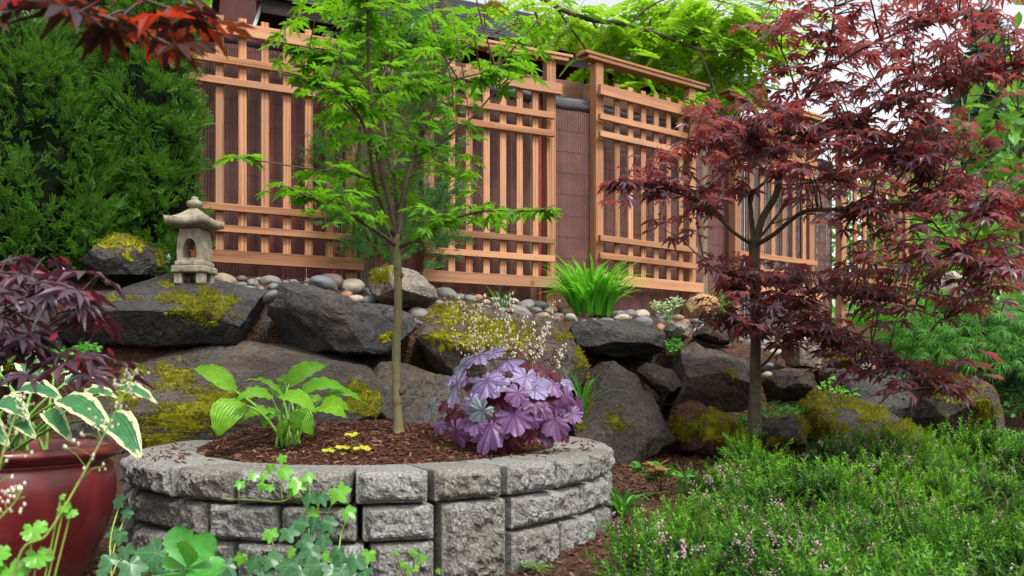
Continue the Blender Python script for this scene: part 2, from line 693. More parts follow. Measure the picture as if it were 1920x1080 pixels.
def m_moss():
    t = NT('moss')
    g = t.n('ShaderNodeNewGeometry')
    v = t.co()
    n = t.noise(14, v, 4, .7)
    a = t.math('ADD', t.math('MULTIPLY', g.outputs['Random Per Island'], .42), t.math('MULTIPLY', n, .72))
    col = t.ramp(a, [(.25, (.020, .024, .006)), (.40, (.065, .075, .010)), (.56, (.17, .175, .013)), (.82, (.38, .345, .022))])
    p = t.bsdf(col, .85, None, .1)
    tr = t.n('ShaderNodeBsdfTranslucent')
    t.set(tr.inputs['Color'], (.3, .28, .03))
    ms = t.n('ShaderNodeMixShader')
    ms.inputs[0].default_value = .25
    t.t.links.new(p, ms.inputs[1])
    t.t.links.new(tr.outputs[0], ms.inputs[2])
    return t.done(ms.outputs[0])


M['moss'] = m_moss()
def m_trunk():
    t = NT('maple_bark_green')
    v = t.co((1, 1, 4.0), rand=False)
    v2 = t.co(rand=False)
    n = t.noise(3.2, v, 4, .6, .4)
    f = t.noise(55, t.co((1, 1, .3), rand=False), 4, .7)
    col = t.ramp(n, [(.32, (.10, .085, .045)), (.48, (.18, .15, .07)), (.6, (.15, .15, .065)), (.72, (.27, .23, .13))])
    col = t.mix(t.ramp(f, [(.52, 0.0), (.7, .6)]), col, (.07, .05, .03))
    li = t.ramp(t.noise(24, v2, 5, .7), [(.6, 0.0), (.7, .6)])
    col = t.mix(li, col, (.27, .28, .2))
    return t.done(t.bsdf(col, .75, t.bump(t.math('ADD', f, n), .5, .008), .25))


M['bark_green'] = m_trunk()
M['bark_twig'] = m_simple('maple_twig', (.10, .06, .035), .6, .3, 30, .2, .35)
M['bark_grey'] = m_simple('maple_bark_grey', (.085, .068, .045), .8, .45, 22, .6, .25)
M['bark_dark'] = m_simple('dark_twig', (.05, .032, .028), .6, .35, 22, .3, .3)
M['bark_brown'] = m_simple('cedar_bark', (.13, .075, .05), .9, .4, 18, .7, .15)
M['maple_green'] = m_leaf('maple_leaf_green', (.030, .145, .010), (.11, .29, .012), (.20, .48, .015), .42, .42)
M['maple_red'] = m_leaf('maple_leaf_purple', (.100, .078, .110), (.145, .080, .096), (.42, .09, .08), .34, .40, .8)
M['samara'] = m_leaf('maple_seed', (.25, .012, .03), (.32, .02, .04), (.5, .02, .05), .4, .35)
def m_fore():
    t = NT('maple_leaf_bronze')
    r = t.rnd()
    col = t.ramp(r, [(0.0, (.040, .020, .026)), (.4, (.050, .026, .024)), (.6, (.045, .030, .018)), (.75, (.12, .025, .015)), (1.0, (.26, .02, .012))])
    tc = t.ramp(r, [(0.0, (.06, .015, .018)), (.5, (.10, .035, .015)), (.6, (.16, .04, .012)), (.75, (.6, .07, .015)), (1.0, (.85, .07, .02))])
    p = t.bsdf(col, .38, None, .6)
    tr = t.n('ShaderNodeBsdfTranslucent')
    t.set(tr.inputs['Color'], tc)
    ms = t.n('ShaderNodeMixShader')
    ms.inputs[0].default_value = .33
    t.t.links.new(p, ms.inputs[1])
    t.t.links.new(tr.outputs[0], ms.inputs[2])
    return t.done(ms.outputs[0])


M['maple_redfront'] = m_fore()
M['maple_mauve'] = m_leaf('maple_leaf_mauve', (.060, .040, .066), (.100, .045, .068), (.16, .03, .05), .36, .2, .7)
M['arbor'] = m_leaf('arborvitae_spray', (.024, .10, .015), (.10, .265, .022), (.16, .36, .025), .5, .3, .35)
M['arbor_core'] = m_simple('shade_core', (.006, .012, .005), .95, .6, 25, 1.0, .05)  # near-black colour stands in for shade deep inside the crowns
M['cedar'] = m_leaf('cedar_spray', (.04, .16, .045), (.09, .25, .05), (.12, .32, .05), .5, .3, .35)
M['hosta'] = m_leaf('hosta_leaf', (.105, .34, .015), (.20, .45, .018), (.30, .60, .02), .38, .35, .45, v_parallel(9))
M['hosta_var'] = m_leaf('variegated_hosta_leaf', (.035, .16, .055), (.05, .2, .06), (.08, .3, .05), .4, .3, .45, v_margin((.62, .66, .38)))
M['petiole'] = m_simple('pale_stem', (.16, .33, .05), .5, .2, 20, 0)
M['heuch'] = m_leaf('coral_bells_leaf_silver', (.30, .26, .43), (.20, .15, .31), (.25, .08, .2), .45, .15, .35, v_palmate((.04, .016, .05), .075, 7.85))
M['heuch_p'] = m_leaf('coral_bells_leaf_plum', (.085, .026, .085), (.23, .13, .29), (.30, .03, .12), .45, .2, .35, v_palmate((.05, .010, .05), .075, 7.85))
M['heuch_g'] = m_leaf('coral_bells_leaf_grey', (.20, .23, .27), (.15, .17, .2), (.15, .08, .1), .5, .12, .3, v_palmate((.03, .035, .04), .075, 7.85))
M['heuch_d'] = m_leaf('coral_bells_leaf_wine', (.06, .006, .018), (.10, .012, .03), (.3, .01, .03), .4, .3, .4, v_palmate((.03, .004, .01), .03))
M['heuch_y'] = m_leaf('coral_bells_leaf_lime', (.40, .44, .03), (.55, .50, .05), (.6, .6, .04), .5, .3, .3, v_palmate((.3, .36, .03), .03))
M['copper'] = m_leaf('young_copper_leaf', (.20, .17, .04), (.26, .13, .05), (.4, .25, .06), .45, .3, .3)
M['stem_red'] = m_simple('red_stem', (.10, .022, .022), .5, .2, 20, 0)
M['stem_green'] = m_simple('green_stem', (.22, .32, .06), .5, .2, 20, 0)
M['bell'] = m_leaf('white_bells', (.74, .72, .58), (.70, .62, .50), (.7, .65, .5), .6, .3, .2)
M['ivy'] = m_leaf('ivy_leaf', (.018, .085, .03), (.036, .13, .04), (.05, .2, .03), .34, .18, .4, v_palmate((.10, .24, .10), .03, 7))
M['ivy_new'] = m_leaf('ivy_leaf_young', (.09, .34, .02), (.14, .4, .03), (.2, .55, .03), .3, .3, .5, v_palmate((.2, .45, .08), .03, 7))
M['sedum'] = m_leaf('sedum_leaf', (.06, .27, .045), (.09, .34, .05), (.14, .42, .04), .42, .22, .35)
M['grass'] = m_leaf('grass_blade', (.06, .30, .018), (.12, .42, .03), (.2, .6, .03), .4, .4, .4)
M['liriope'] = m_leaf('strap_leaf', (.05, .2, .04), (.09, .28, .04), (.12, .4, .04), .4, .3, .4)
M['lace'] = m_leaf('laceleaf_maple_leaf', (.032, .15, .02), (.10, .30, .025), (.13, .40, .03), .45, .4, .35)
M['sumac'] = m_leaf('pinnate_leaf', (.10, .30, .014), (.22, .40, .018), (.32, .58, .025), .45, .45, .35)
M['fig'] = m_leaf('broad_leaf', (.07, .24, .03), (.14, .34, .05), (.22, .45, .05), .4, .4, .4)
M['farfir'] = m_leaf('far_conifer', (.045, .085, .06), (.085, .14, .08), (.1, .2, .08), .7, .3, .2)
M['farleaf'] = m_leaf('far_leaf', (.09, .26, .02), (.16, .36, .03), (.3, .55, .04), .6, .45, .2)
M['ground_leaf'] = m_leaf('creeper_leaf', (.04, .2, .03), (.09, .3, .04), (.12, .4, .03), .45, .3, .35)
M["varieg"] = m_leaf('variegated_small_leaf', (.45, .5, .33), (.2, .36, .12), (.5, .6, .3), .5, .3, .3)
M['fern'] = m_leaf('fern_leaf', (.02, .09, .02), (.035, .13, .025), (.06, .2, .03), .5, .3, .3)


def m_heather():
    t = NT('heather_needles')
    uv = t.n('ShaderNodeUVMap').outputs[0]
    sx = t.n('ShaderNodeSeparateXYZ')
    t.t.links.new(uv, sx.inputs[0])
    g = t.n('ShaderNodeNewGeometry')
    v = t.co(rand=False)
    nz = t.noise(2.2, v, 3)
    nz2 = t.noise(14, v, 3)
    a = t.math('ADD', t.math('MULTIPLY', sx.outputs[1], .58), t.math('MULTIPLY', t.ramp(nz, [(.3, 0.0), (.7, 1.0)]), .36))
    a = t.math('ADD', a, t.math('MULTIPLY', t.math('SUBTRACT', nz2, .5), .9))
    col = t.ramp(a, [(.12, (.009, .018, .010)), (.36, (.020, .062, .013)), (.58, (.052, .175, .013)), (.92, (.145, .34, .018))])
    p = t.bsdf(col, .55, None, .3)
    tr = t.n('ShaderNodeBsdfTranslucent')
    t.set(tr.inputs['Color'], t.mix(1.0, col, (1.6, 1.5, 1.0), 'MULTIPLY'))
    ms = t.n('ShaderNodeMixShader')
    ms.inputs[0].default_value = .3
    t.t.links.new(p, ms.inputs[1])
    t.t.links.new(tr.outputs[0], ms.inputs[2])
    return t.done(ms.outputs[0])


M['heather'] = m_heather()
M['heath_flower'] = m_leaf('heather_flower', (.50, .28, .36), (.68, .52, .52), (.6, .35, .4), .6, .3, .2)
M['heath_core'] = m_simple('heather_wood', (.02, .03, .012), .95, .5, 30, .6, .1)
M['shingle'] = m_simple('roof_shingle', (.042, .046, .052), .9, .45, 30, .6, .15)
M['redwall'] = m_simple('red_siding', (.22, .022, .028), .6, .3, 5, .1, .3)
M['soffit'] = m_simple('dark_soffit', (.02, .014, .012), .8, .3, 6, .1, .2)
M['whitetrim'] = m_simple('pale_trim', (.5, .55, .52), .6, .1, 6, 0)

# ================================================================== THE SETTING
TX = np.array([-6, -2.6, -1.65, -1.2, -.96, -.67, -.34, -.03, .29, .79, 1.34, 1.74, 2.02, 3.0, 5.0])
T_YT = np.array([3.6, 3.7, 3.9, 4.0, 4.05, 4.1, 4.15, 4.2, 4.25, 4.35, 4.4, 4.4, 4.4, 4.5, 4.6])
T_ZT = np.array([.22, .24, .28, .29, .29, .29, .27, .24, .22, .20, .20, .20, .20, .20, .20])
T_YC = np.array([5.0, 5.0, 5.0, 5.0, 5.0, 5.05, 5.15, 5.3, 5.4, 5.5, 5.7, 5.9, 6.0, 6.2, 6.3])
T_ZC = np.array([1.10, 1.10, 1.10, 1.07, .98, .92, .935, .92, .94, .94, .89, .79, .72, .70, .70])
T_YF = np.array([5.6, 5.6, 5.6, 5.85, 5.95, 6.05, 6.3, 6.5, 6.65, 7.1, 7.6, 7.9, 8.2, 8.6, 8.8])
T_ZF = np.array([1.25, 1.25, 1.25, 1.25, 1.23, 1.215, 1.22, 1.20, 1.155, 1.155, 1.17, 1.12, 1.1, 1.15, 1.15])


def ground_z(x, y):
    x, y = np.asarray(x, float), np.asarray(y, float)
    yt, zt = np.interp(x, TX, T_YT), np.interp(x, TX, T_ZT)
    yc, zc = np.interp(x, TX, T_YC), np.interp(x, TX, T_ZC)
    yf, zf = np.interp(x, TX, T_YF), np.interp(x, TX, T_ZF)
    a = np.clip((y - 2.7) / (yt - 2.7), 0, 1) * zt
    s = np.clip((y - yt - .64) / (yc - yt - .64), 0, 1)
    s = s * s * (3 - 2 * s)
    z = a + s * (zc - zt)
    z = z + np.clip((y - yc) / (yf - yc), 0, 1) * (zf - zc) + np.clip(y - yf, 0, 60) * .004
    p = np.stack([x.ravel(), y.ravel(), 0 * x.ravel()], 1)
    near = np.clip(1 - np.abs(y) / 14, 0, 1)
    return z + near * (fbm(p * 2.2, 3).reshape(z.shape) * .02 + fbm(p * 14, 2).reshape(z.shape) * .006)


def gz(x, y):
    return float(ground_z(np.array([x]), np.array([y]))[0])


xs = np.concatenate([np.linspace(-70, -5, 14)[:-1], np.arange(-5, 6, .06), np.linspace(6, 70, 14)])
ys = np.concatenate([np.linspace(-30, 0, 6)[:-1], np.arange(0, 9, .055), np.linspace(9, 160, 24)])
XX, YY = np.meshgrid(xs, ys)
ZZ = ground_z(XX, YY)
nx_, ny_ = len(xs), len(ys)
ii = np.arange(nx_ * ny_).reshape(ny_, nx_)
FQ = np.stack([ii[:-1, :-1], ii[:-1, 1:], ii[1:, 1:], ii[1:, :-1]], -1).reshape(-1, 4)
g_o = link('ground', mesh('ground', np.stack([XX, YY, ZZ], -1).reshape(-1, 3), FQ, M['soil'], True))
tag(g_o, 'brown garden soil rising to the fence terrace', 'ground', kind='structure')

# raised bed outline: an ellipse
EC, EA, EB = np.array([-.532, 3.70]), .925, 1.25


def epos(a, off=0.0):
    """a measured from the front (towards camera), positive to the right"""
    p = np.array([EC[0] + EA * math.sin(a), EC[1] - EB * math.cos(a)])
    n = np.array([EB * math.sin(a), -EA * math.cos(a)])
    n /= np.linalg.norm(n)
    return p + n * off


def a_of_px(px):
    best, ba = 1e9, 0
    for a in np.linspace(-1.75, 1.75, 1401):
        p = epos(a)
        n = epos(a, 1) - p
        if n @ (-p) < 0:
            continue
        e = abs(HX + p[0] / p[1] * F - px)
        if e < best:
            best, ba = e, a
    return ba


def bed_z(x, y):
    p = np.stack([np.ravel(x), np.ravel(y), 0 * np.ravel(x)], 1)
    x, y = np.asarray(x, float), np.asarray(y, float)
    re = np.sqrt(((x - EC[0]) / (EA - .2)) ** 2 + ((y - EC[1]) / (EB - .2)) ** 2)
    inn = np.clip((1.02 - re) / .3, 0, 1)
    inn = np.where(y > 3.9, np.maximum(inn, np.clip((y - 3.9) / .3, 0, 1)), inn)
    return .298 + np.clip((y - 2.8) * .15, 0, .098) * inn + fbm(p * 5, 3).reshape(np.shape(x)) * .008


rr = np.linspace(0, 1, 26)
aa = np.linspace(-math.pi, math.pi, 72, endpoint=False)
BX = np.array([[EC[0] + (EA - .17) * r_ * math.sin(a_) for a_ in aa] for r_ in rr])
BY = np.array([[EC[1] - (EB - .17) * r_ * math.cos(a_) for a_ in aa] for r_ in rr])
BZ = bed_z(BX, BY)
ii = np.arange(BX.size).reshape(BX.shape)
FQ = np.stack([ii[:-1], np.roll(ii[:-1], -1, 1), np.roll(ii[1:], -1, 1), ii[1:]], -1).reshape(-1, 4)
b_o = link('planting_bed', mesh('planting_bed', np.stack([BX, BY, BZ], -1).reshape(-1, 3), FQ[:, ::-1], M['mulch_bed'], True))
tag(b_o, 'reddish bark mulch filling the raised stone bed', 'soil', kind='structure')


# bark chips
def chips(n, sampler, label, name):
    V, T = cbox(1, .34, .16, .05)
    pos = sampler(n)
    d = rng.normal(size=(n, 3)) * [1, 1, .35]
    nr = rng.normal(size=(n, 3)) * .35 + [0, 0, 1]
    Mx = frames(pos, d, nr, rng.uniform(.008, .026, n))
    mb = MB().inst((V[:, [1, 0, 2]], T[:, ::-1], np.zeros((len(V), 2))), Mx)
    o = link(name, mb.mesh(name, M['chip']))
    return tag(o, label, 'mulch', kind='stuff')


def s_bed(n):
    a = rng.uniform(-math.pi, math.pi, n)
    r_ = np.sqrt(rng.uniform(0, 1, n))
    x, y = EC[0] + .73 * r_ * np.sin(a), EC[1] - 1.03 * r_ * np.cos(a)
    return np.stack([x, y, bed_z(x, y) + .004], 1)


def s_front(n):
    u = rng.uniform(0, 1, n)
    x = np.where(u < .7, rng.uniform(-.2, 1.3, n), rng.uniform(-1.7, -.2, n))
    y = np.where(u < .7, rng.uniform(1.9, 4.3, n), rng.uniform(1.7, 2.9, n))
    e = ((x - EC[0]) / (EA + .02)) ** 2 + ((y - EC[1]) / (EB + .02)) ** 2
    y = np.where(e < 1, np.abs(rng.normal(0, .2, n)) + 2.0, y)
    return np.stack([x, y, ground_z(x, y) + .005], 1)


def s_slope(n):
    x = rng.uniform(-.75, 1.0, n)
    y = rng.uniform(3.95, 5.2, n)
    return np.stack([x, y, ground_z(x, y) + .003], 1)


chips(7000, s_bed, 'shredded reddish bark chips lying in the raised bed', 'bark_mulch')
chips(6500, s_front, 'loose dark bark chips on the ground around the curved wall', 'bark_mulch')
def s_rim(n):
    a = np.where(rng.random(n) < .6, rng.normal(-1.0, .3, n), rng.normal(1.25, .25, n))
    q = np.array([epos(t, -rng.uniform(.03, .2)) for t in a])
    return np.stack([q[:, 0], q[:, 1], np.full(n, WZ_TOP + .003)], 1)


WZ_TOP = .324


def s_terr(n):
    x = rng.uniform(-1.6, 2.2, n)
    yc, yf = np.interp(x, TX, T_YC), np.interp(x, TX, T_YF)
    y = yc + (yf - yc) * rng.uniform(0, .95, n)
    return np.stack([x, y, ground_z(x, y) + .012 + .02 * rng.random(n)], 1)


chips(900, s_terr, 'dry leaf litter and bark bits between the river stones', 'leaf_litter')
chips(110, s_rim, 'bits of bark and dry moss scattered on the wall top', 'bark_mulch')
chips(2600, s_slope, 'crumbly brown soil and chips between the boulders', 'bark_mulch')

# ------------------------------------------------------------------ retaining wall of split-face blocks
WZ = [.326, .229, .124, -.02]
wall = thing('retaining_wall', 'curved grey concrete block wall holding the raised planting bed', 'wall', (EC[0], EC[1], 0))
WL = np.array([EC[0], EC[1], 0])


def rbox(nu, nv, nw, r, size):
    """closed box grid, half size 'size', corner radius r; returns V, quads and which verts are on the -y face"""
    ax = []
    n = (nu, nw, nv)
    key, V, Q = {}, [], []

    def vid(i, j, k):
        if (i, j, k) not in key:
            key[(i, j, k)] = len(V)
            V.append((2 * i / n[0] - 1, 2 * j / n[1] - 1, 2 * k / n[2] - 1))
        return key[(i, j, k)]
    for axis in range(3):
        a1, a2 = (axis + 1) % 3, (axis + 2) % 3
        for sgn in (0, n[axis]):
            for i in range(n[a1]):
                for j in range(n[a2]):
                    lp = []
                    for (da, db) in ((0, 0), (1, 0), (1, 1), (0, 1)):
                        k = [0, 0, 0]
                        k[axis], k[a1], k[a2] = sgn, i + da, j + db
                        lp.append(vid(*k))
                    Q.append(lp if sgn else lp[::-1])
    V = np.array(V) * size
    inner = np.clip(V, -np.array(size) + r, np.array(size) - r)
    d = V - inner
    ln = np.linalg.norm(d, axis=1)[:, None]
    d = np.where(ln > 1e-9, d / np.maximum(ln, 1e-9) * r, 0)
    return inner + d, np.array(Q)


def wall_block(a0, a1, z0, z1, seed, depth=.24, proud=0.0):
    p0, p1 = epos(a0), epos(a1)
    c = (p0 + p1) / 2
    t = p1 - p0
    wd = np.linalg.norm(t) - .015 - .014 * abs(math.sin((a0 + a1) / 2))
    t = t / np.linalg.norm(t)
    n = np.array([t[1], -t[0]])
    h = z1 - z0 - .006
    nu, nv = max(8, int(wd / .007)), max(8, int(h / .007))
    V, Q = rbox(nu, nv, 8, .007, (wd / 2, depth / 2, h / 2))
    fr = np.clip((-V[:, 1] - depth / 2 + .02) / .02, 0, 1)
    em = np.clip((wd / 2 - np.abs(V[:, 0]) - .012 + fbm(V * 40 + seed, 2) * .003) / .007, 0, 1) * np.clip((h / 2 - np.abs(V[:, 2]) - .005) / .011, 0, 1)
    nz = fbm(V * 28 + seed * 3.7, 4, .6)
    nb = fbm(V * 9 + seed * 1.9, 2)
    V[:, 1] -= fr * em * (nz * .011 + nb * .007 + .02)
    V[:, 1] -= proud
    nn = fbm(V * 60 + seed, 2)
    V += (nn * .0012)[:, None]
    # taper towards the back so neighbours do not cross
    tp = 1 - (V[:, 1] + depth / 2) / depth * .26
    V[:, 0] *= np.clip(tp, .7, 1)
    off = depth / 2
    W = np.empty_like(V)
    cc = c - n * off
    W[:, 0] = cc[0] + t[0] * V[:, 0] - n[0] * V[:, 1]
    W[:, 1] = cc[1] + t[1] * V[:, 0] - n[1] * V[:, 1]
    W[:, 2] = (z0 + z1) / 2 + V[:, 2]
    link('block', mesh('block', W - WL, Q, M['block'], False), wall)


sA = [-2.1, -1.72, -1.36, -1.02, a_of_px(247), a_of_px(328), a_of_px(440), a_of_px(660), a_of_px(808), a_of_px(945), a_of_px(1042), a_of_px(1108)]
sA += [sA[-1] + .27 * k for k in (1, 2, 3, 4)]
sB = [-1.95, -1.55, -1.2, -.92, a_of_px(256), a_of_px(389), a_of_px(522), a_of_px(673), a_of_px(820), a_of_px(953), a_of_px(1089)]
sB += [sB[-1] + .29 * k for k in (1, 2, 3, 4)]
sC = [-1.85, -1.45, -1.1, -.85, a_of_px(262), a_of_px(330), a_of_px(442), a_of_px(560), a_of_px(688), a_of_px(820), a_of_px(953), a_of_px(1050), a_of_px(1113)]
sC += [sC[-1] + .28 * k for k in (1, 2, 3)]
BIG = (a_of_px(820), a_of_px(953))
for lv, sl in ((0, sA), (1, sB), (2, sC)):
    for i in range(len(sl) - 1):
        if lv > 0 and abs(sl[i] - BIG[0]) < .01:
            if lv == 1:
                wall_block(sl[i], sl[i + 1], WZ[3], WZ[1], 77, proud=.004)
            continue
        wall_block(sl[i], sl[i + 1], WZ[lv + 1], WZ[lv], lv * 20 + i, proud=rng.uniform(-.004, .005))

# ------------------------------------------------------------------ fence line
UA = np.array([.905, .425])
A0 = np.array([(600 - HX) / F * 6.0, 6.0])
UB = np.array([.815, .579])


def line_hit(o, u, px):
    k = (px - HX) / F            # x = k*y ; o + s*u
    s_ = (k * o[1] - o[0]) / (u[0] - k * u[1])
    return s_, o + s_ * u


B0 = line_hit(A0, UA, 1113)[1]


def panel(label, o, u, xl, xr, slats, zb, postbase, top_end, bot_end, cap, caplab=None, rail_ends=None):
    """xl,xr: px of the post centres. local x along fence, y away from camera, z up."""
    sl, pl = line_hit(o, u, xl)
    sr, pr = line_hit(o, u, xr)
    L = sr - sl
    rz = math.atan2(u[1], u[0])
    root = thing('trellis_panel', label, 'trellis', (pl[0], pl[1], zb), 'cedar trellis panels along the fence', rz)
    H = 1.55
    gb = [gz(pl[0], pl[1]) - zb - .12, gz(pr[0], pr[1]) - zb - .12]
    for k, xx in enumerate((0, L)):
        tp = H + (.19 if cap else .05)
        V, T = cbox(.078, .078, tp - gb[k], .004, (xx, .02, (tp + gb[k]) / 2))
        link('post', mesh('post', V, T, M['wood_v']), root)
    for px in slats:
        s_, _ = line_hit(o, u, px)
        hh = H + .045
        V, T = cbox(.052, .022, hh - .03, .003, (s_ - sl, -.033, .03 + (hh - .03) / 2))
        link('slat', mesh('slat', V, T, M['wood_v']), root)

    def rail(z, h, e0, e1, t=.034):
        V, T = cbox(e1 - e0, t, h, .003, ((e0 + e1) / 2, -.0445 - t / 2, z))
        link('rail', mesh('rail', V, T, M['wood_h']), root)
    e0, e1 = rail_ends or (-.045, L + .0)
    rail(.042, .083, -bot_end, L + bot_end, .036)
    rail(H - .042, .083, -top_end, L + top_end, .036)
    for z in (.222, .358, 1.165, 1.30):
        rail(z, .047, e0, e1)
    if cap:
        V, T = cbox(L + .34, .13, .022, .003, (L / 2, .01, H + .232))
        link('cap_board', mesh('cap_board', V, T, M['wood_h']), root)
        V, T = cbox(L + .27, .09, .03, .003, (L / 2, -.002, H + .2045))
        link('cap_board', mesh('cap_board', V, T, M['wood_h']), root)
    return root, L


panel('leftmost cedar trellis panel, beside the dark evergreen shrub', A0, UA, 366, 658, [410, 453, 495, 536, 576.5, 615], 1.35, 0, .07, .07, False)
panel('cedar trellis panel behind the green maple branches', A0, UA, 803, 1032, [843, 875.5, 908, 939, 970, 999.5], 1.30, 0, .06, .07, True)
panel('cedar trellis panel right of the bright grass clump', B0, UB, 1122, 1296, [1151, 1176, 1200, 1224, 1247, 1270], 1.352, 0, .045, .07, True)
panel('cedar trellis panel behind the purple maple trunk', B0, UB, 1381, 1520, [1402, 1422, 1443, 1463, 1482, 1501], 1.372, 0, .05, .07, True)
panel('farthest cedar trellis panel at the right end of the fence', B0, UB, 1580, 1699, [1597, 1615, 1633, 1651, 1667, 1682], 1.40, 0, .05, .07, True)


def screen(label, o, u, xl, xr, ztop, back, seed, zoff=-.1):
    sl, pl = line_hit(o, u, xl)
    sr, pr = line_hit(o, u, xr)
    nrm = np.array([-u[1], u[0]])
    L = sr - sl
    base = pl + nrm * back
    zb = min(gz(*(base)), gz(*(pr + nrm * back))) - .05
    root = thing('reed_screen', label, 'screen', (base[0], base[1], zb), 'brown reed screens behind the trellis', math.atan2(u[1], u[0]))
    r_ = np.random.default_rng(seed)
    H = ztop - zb - .085
    mb = MB()
    x = 0
    wv = .0165
    while x < L:
        g = .0012 if r_.random() > .06 else .0035
        ww = wv * r_.uniform(.9, 1.1)
        t = np.linspace(0, 1, 5)
        yy = -np.sin(t * math.pi) * .0045 + r_.normal(0, .0006)
        xx = x + t * (ww - g)
        V = np.concatenate([np.stack([xx, yy, np.zeros(5)], 1), np.stack([xx, yy, np.full(5, H)], 1)])
        mb.add(V, [(i, i + 1, i + 6, i + 5) for i in range(4)])
        x += ww
    tag(link('reeds', mb.mesh('reeds', M['screen'], True), root), kind='stuff')
    mb = MB()
    z = .12
    while z < H:
        pts = np.stack([np.linspace(0, L, 40), np.full(40, -.0055), z + r_.normal(0, .002, 40)], 1)
        mb.add(*tube(pts, .0011, 4))
        z += .165
    link('binding_wire', mb.mesh('binding_wire', M['wire']), root)
    # rolled hem along the top
    n = max(6, int(L / .04))
    a = np.linspace(0, 2 * math.pi, 12, endpoint=False)
    V = []
    for i in range(n + 1):
        s = i / n * L
        pr_ = .026 + .004 * math.sin(s * 9 + seed) + r_.normal(0, .0015)
        V.append(np.stack([np.full(12, s), -pr_ * np.cos(a) * .7, H + .045 + .052 * np.sin(a) + .004 * math.sin(s * 23)], 1))
    V = np.concatenate(V)
    Q = [(i * 12 + j, i * 12 + (j + 1) % 12, (i + 1) * 12 + (j + 1) % 12, (i + 1) * 12 + j) for i in range(n) for j in range(12)]
    link('hem', mesh('hem', V, Q, M['hem'], True), root)
    return root


screen('brown reed screen behind the leftmost trellis panel', A0, UA, 335, 705, 2.915, .115, 1)
screen('brown reed screen behind the green maple and its trellis', A0, UA, 706, 1021, 2.83, .115, 2)
screen('open stretch of brown reed screen between two trellis panels', A0, UA, 1024, 1116, 2.80, .075, 3)
screen('brown reed screen behind the trellis by the tan boulder', B0, UB, 1121, 1375, 2.80, .115, 4)
screen('brown reed screen seen through the purple maple', B0, UB, 1376, 1578, 2.80, .115, 5)

# treated beam and weathered posts that carry the fence
sl, pl = line_hit(A0, UA, 690)
sr, pr = line_hit(A0, UA, 1114)
nA = np.array([-UA[1], UA[0]])
bp = pl + nA * .19
beam = thing('fence_beam', 'dark treated beam running behind the second trellis panel', 'beam', (bp[0], bp[1], 2.84), 'beams behind the fence', math.atan2(UA[1], UA[0]))
V, T = cbox(sr - sl, .045, .135, .004, ((sr - sl) / 2, 0, .0675))
link('board', mesh('board', V, T, M['treated']), beam)
s3, p3 = line_hit(B0, UB, 1116)
s4, p4 = line_hit(B0, UB, 1560)
nB = np.array([-UB[1], UB[0]])
bp = p3 + nB * .19
beam = thing('fence_beam', 'dark treated beam under the cap of the trellis by the tan boulder', 'beam', (bp[0], bp[1], 2.84), 'beams behind the fence', math.atan2(UB[1], UB[0]))
V, T = cbox(s4 - s3, .045, .135, .004, ((s4 - s3) / 2, 0, .0675))
link('board', mesh('board', V, T, M['treated']), beam)
for px, o, u, lb in ((1013, A0, UA, 'weathered mossy fence post beside the open reed screen'), (690, A0, UA, 'weathered fence post behind the cedar bush'),
                     (1340, B0, UB, 'weathered fence post behind the red maple leaves')):
    s_, p_ = line_hit(o, u, px)
    nn = np.array([-u[1], u[0]])
    q = p_ + nn * .135
    zb = gz(*q) - .1
    pt = thing('old_post', lb, 'post', (q[0], q[1], zb), 'weathered posts behind the fence', math.atan2(u[1], u[0]))
    V, T = cbox(.07, .06, 2.83 - zb, .006, (0, 0, (2.83 - zb) / 2))
    link('shaft', mesh('shaft', V, T, M['oldwood']), pt)

# ------------------------------------------------------------------ house behind the fence
hk = (1050 - HX) / F
h0 = np.array([hk * 9.3, 9.3])
s_l = line_hit(h0, UA, 492)[0]
s_r = line_hit(h0, UA, 1440)[0]
HL = s_r - s_l
hp = h0 + UA * s_l
hz = gz(hp[0], hp[1])
house = thing('house', 'dark shingled house with red siding behind the fence', 'house', (hp[0], hp[1], hz), None, math.atan2(UA[1], UA[0]))
EZ = 4.02 - hz
xb = 0.03
while xb < HL - .1:
    V, T = cbox(.148, .03, EZ + .2, .006, (xb + .075, .45, (EZ + .2) / 2))
    link('siding_board', mesh('siding_board', V, T, M['redwall']), house)
    xb += .155
V, T = cbox(HL, .40, .03, .004, (HL / 2, .225, EZ - .03))
link('soffit', mesh('soffit', V, T, M['soffit']), house)
V, T = cbox(HL, .03, .13, .004, (HL / 2, .012, EZ - .02))
link('fascia', mesh('fascia', V, T, M['soffit']), house)
pitch = math.atan2(1.62, 2.75)
RL = 3.2
cp, sp_ = math.cos(pitch), math.sin(pitch)
V, T = cbox(HL + .1, RL, .04, .004)
V = V @ np.array([[1, 0, 0], [0, cp, -sp_], [0, sp_, cp]]).T
V += [HL / 2, RL / 2 * cp, EZ + .03 + RL / 2 * sp_]
roof = link('roof', mesh('roof', V, T, M['shingle']), house)
V2, T2 = cbox(.329, .20, .012, .003)
R3 = np.array([[1, 0, 0], [0, math.cos(pitch - .05), -math.sin(pitch - .05)], [0, math.sin(pitch - .05), math.cos(pitch - .05)]])
shm = [mesh('shingle', (V2 * [rng.uniform(.97, 1), 1, 1]) @ R3.T, T2, M['shingle']) for _ in range(4)]
row = 0
yy = 0.0
while yy < RL - .1:
    x = -(row % 3) * .11
    while x < HL:
        Mx = np.eye(4)
        Mx[:3, 3] = [x + .165, (yy + .07) * cp - .035 * sp_, EZ + .03 + (yy + .07) * sp_ + .037 * cp + rng.normal(0, .0015)]
        link('shingle', shm[rng.integers(4)], roof, Mx)
        x += .333
    row += 1
    yy += .185
V, T = cbox(.03, .02, .62, .004)
V = V @ np.array([[math.cos(.32), 0, math.sin(.32)], [0, 1, 0], [-math.sin(.32), 0, math.cos(.32)]]).T + [-.03, .1, EZ - .1]
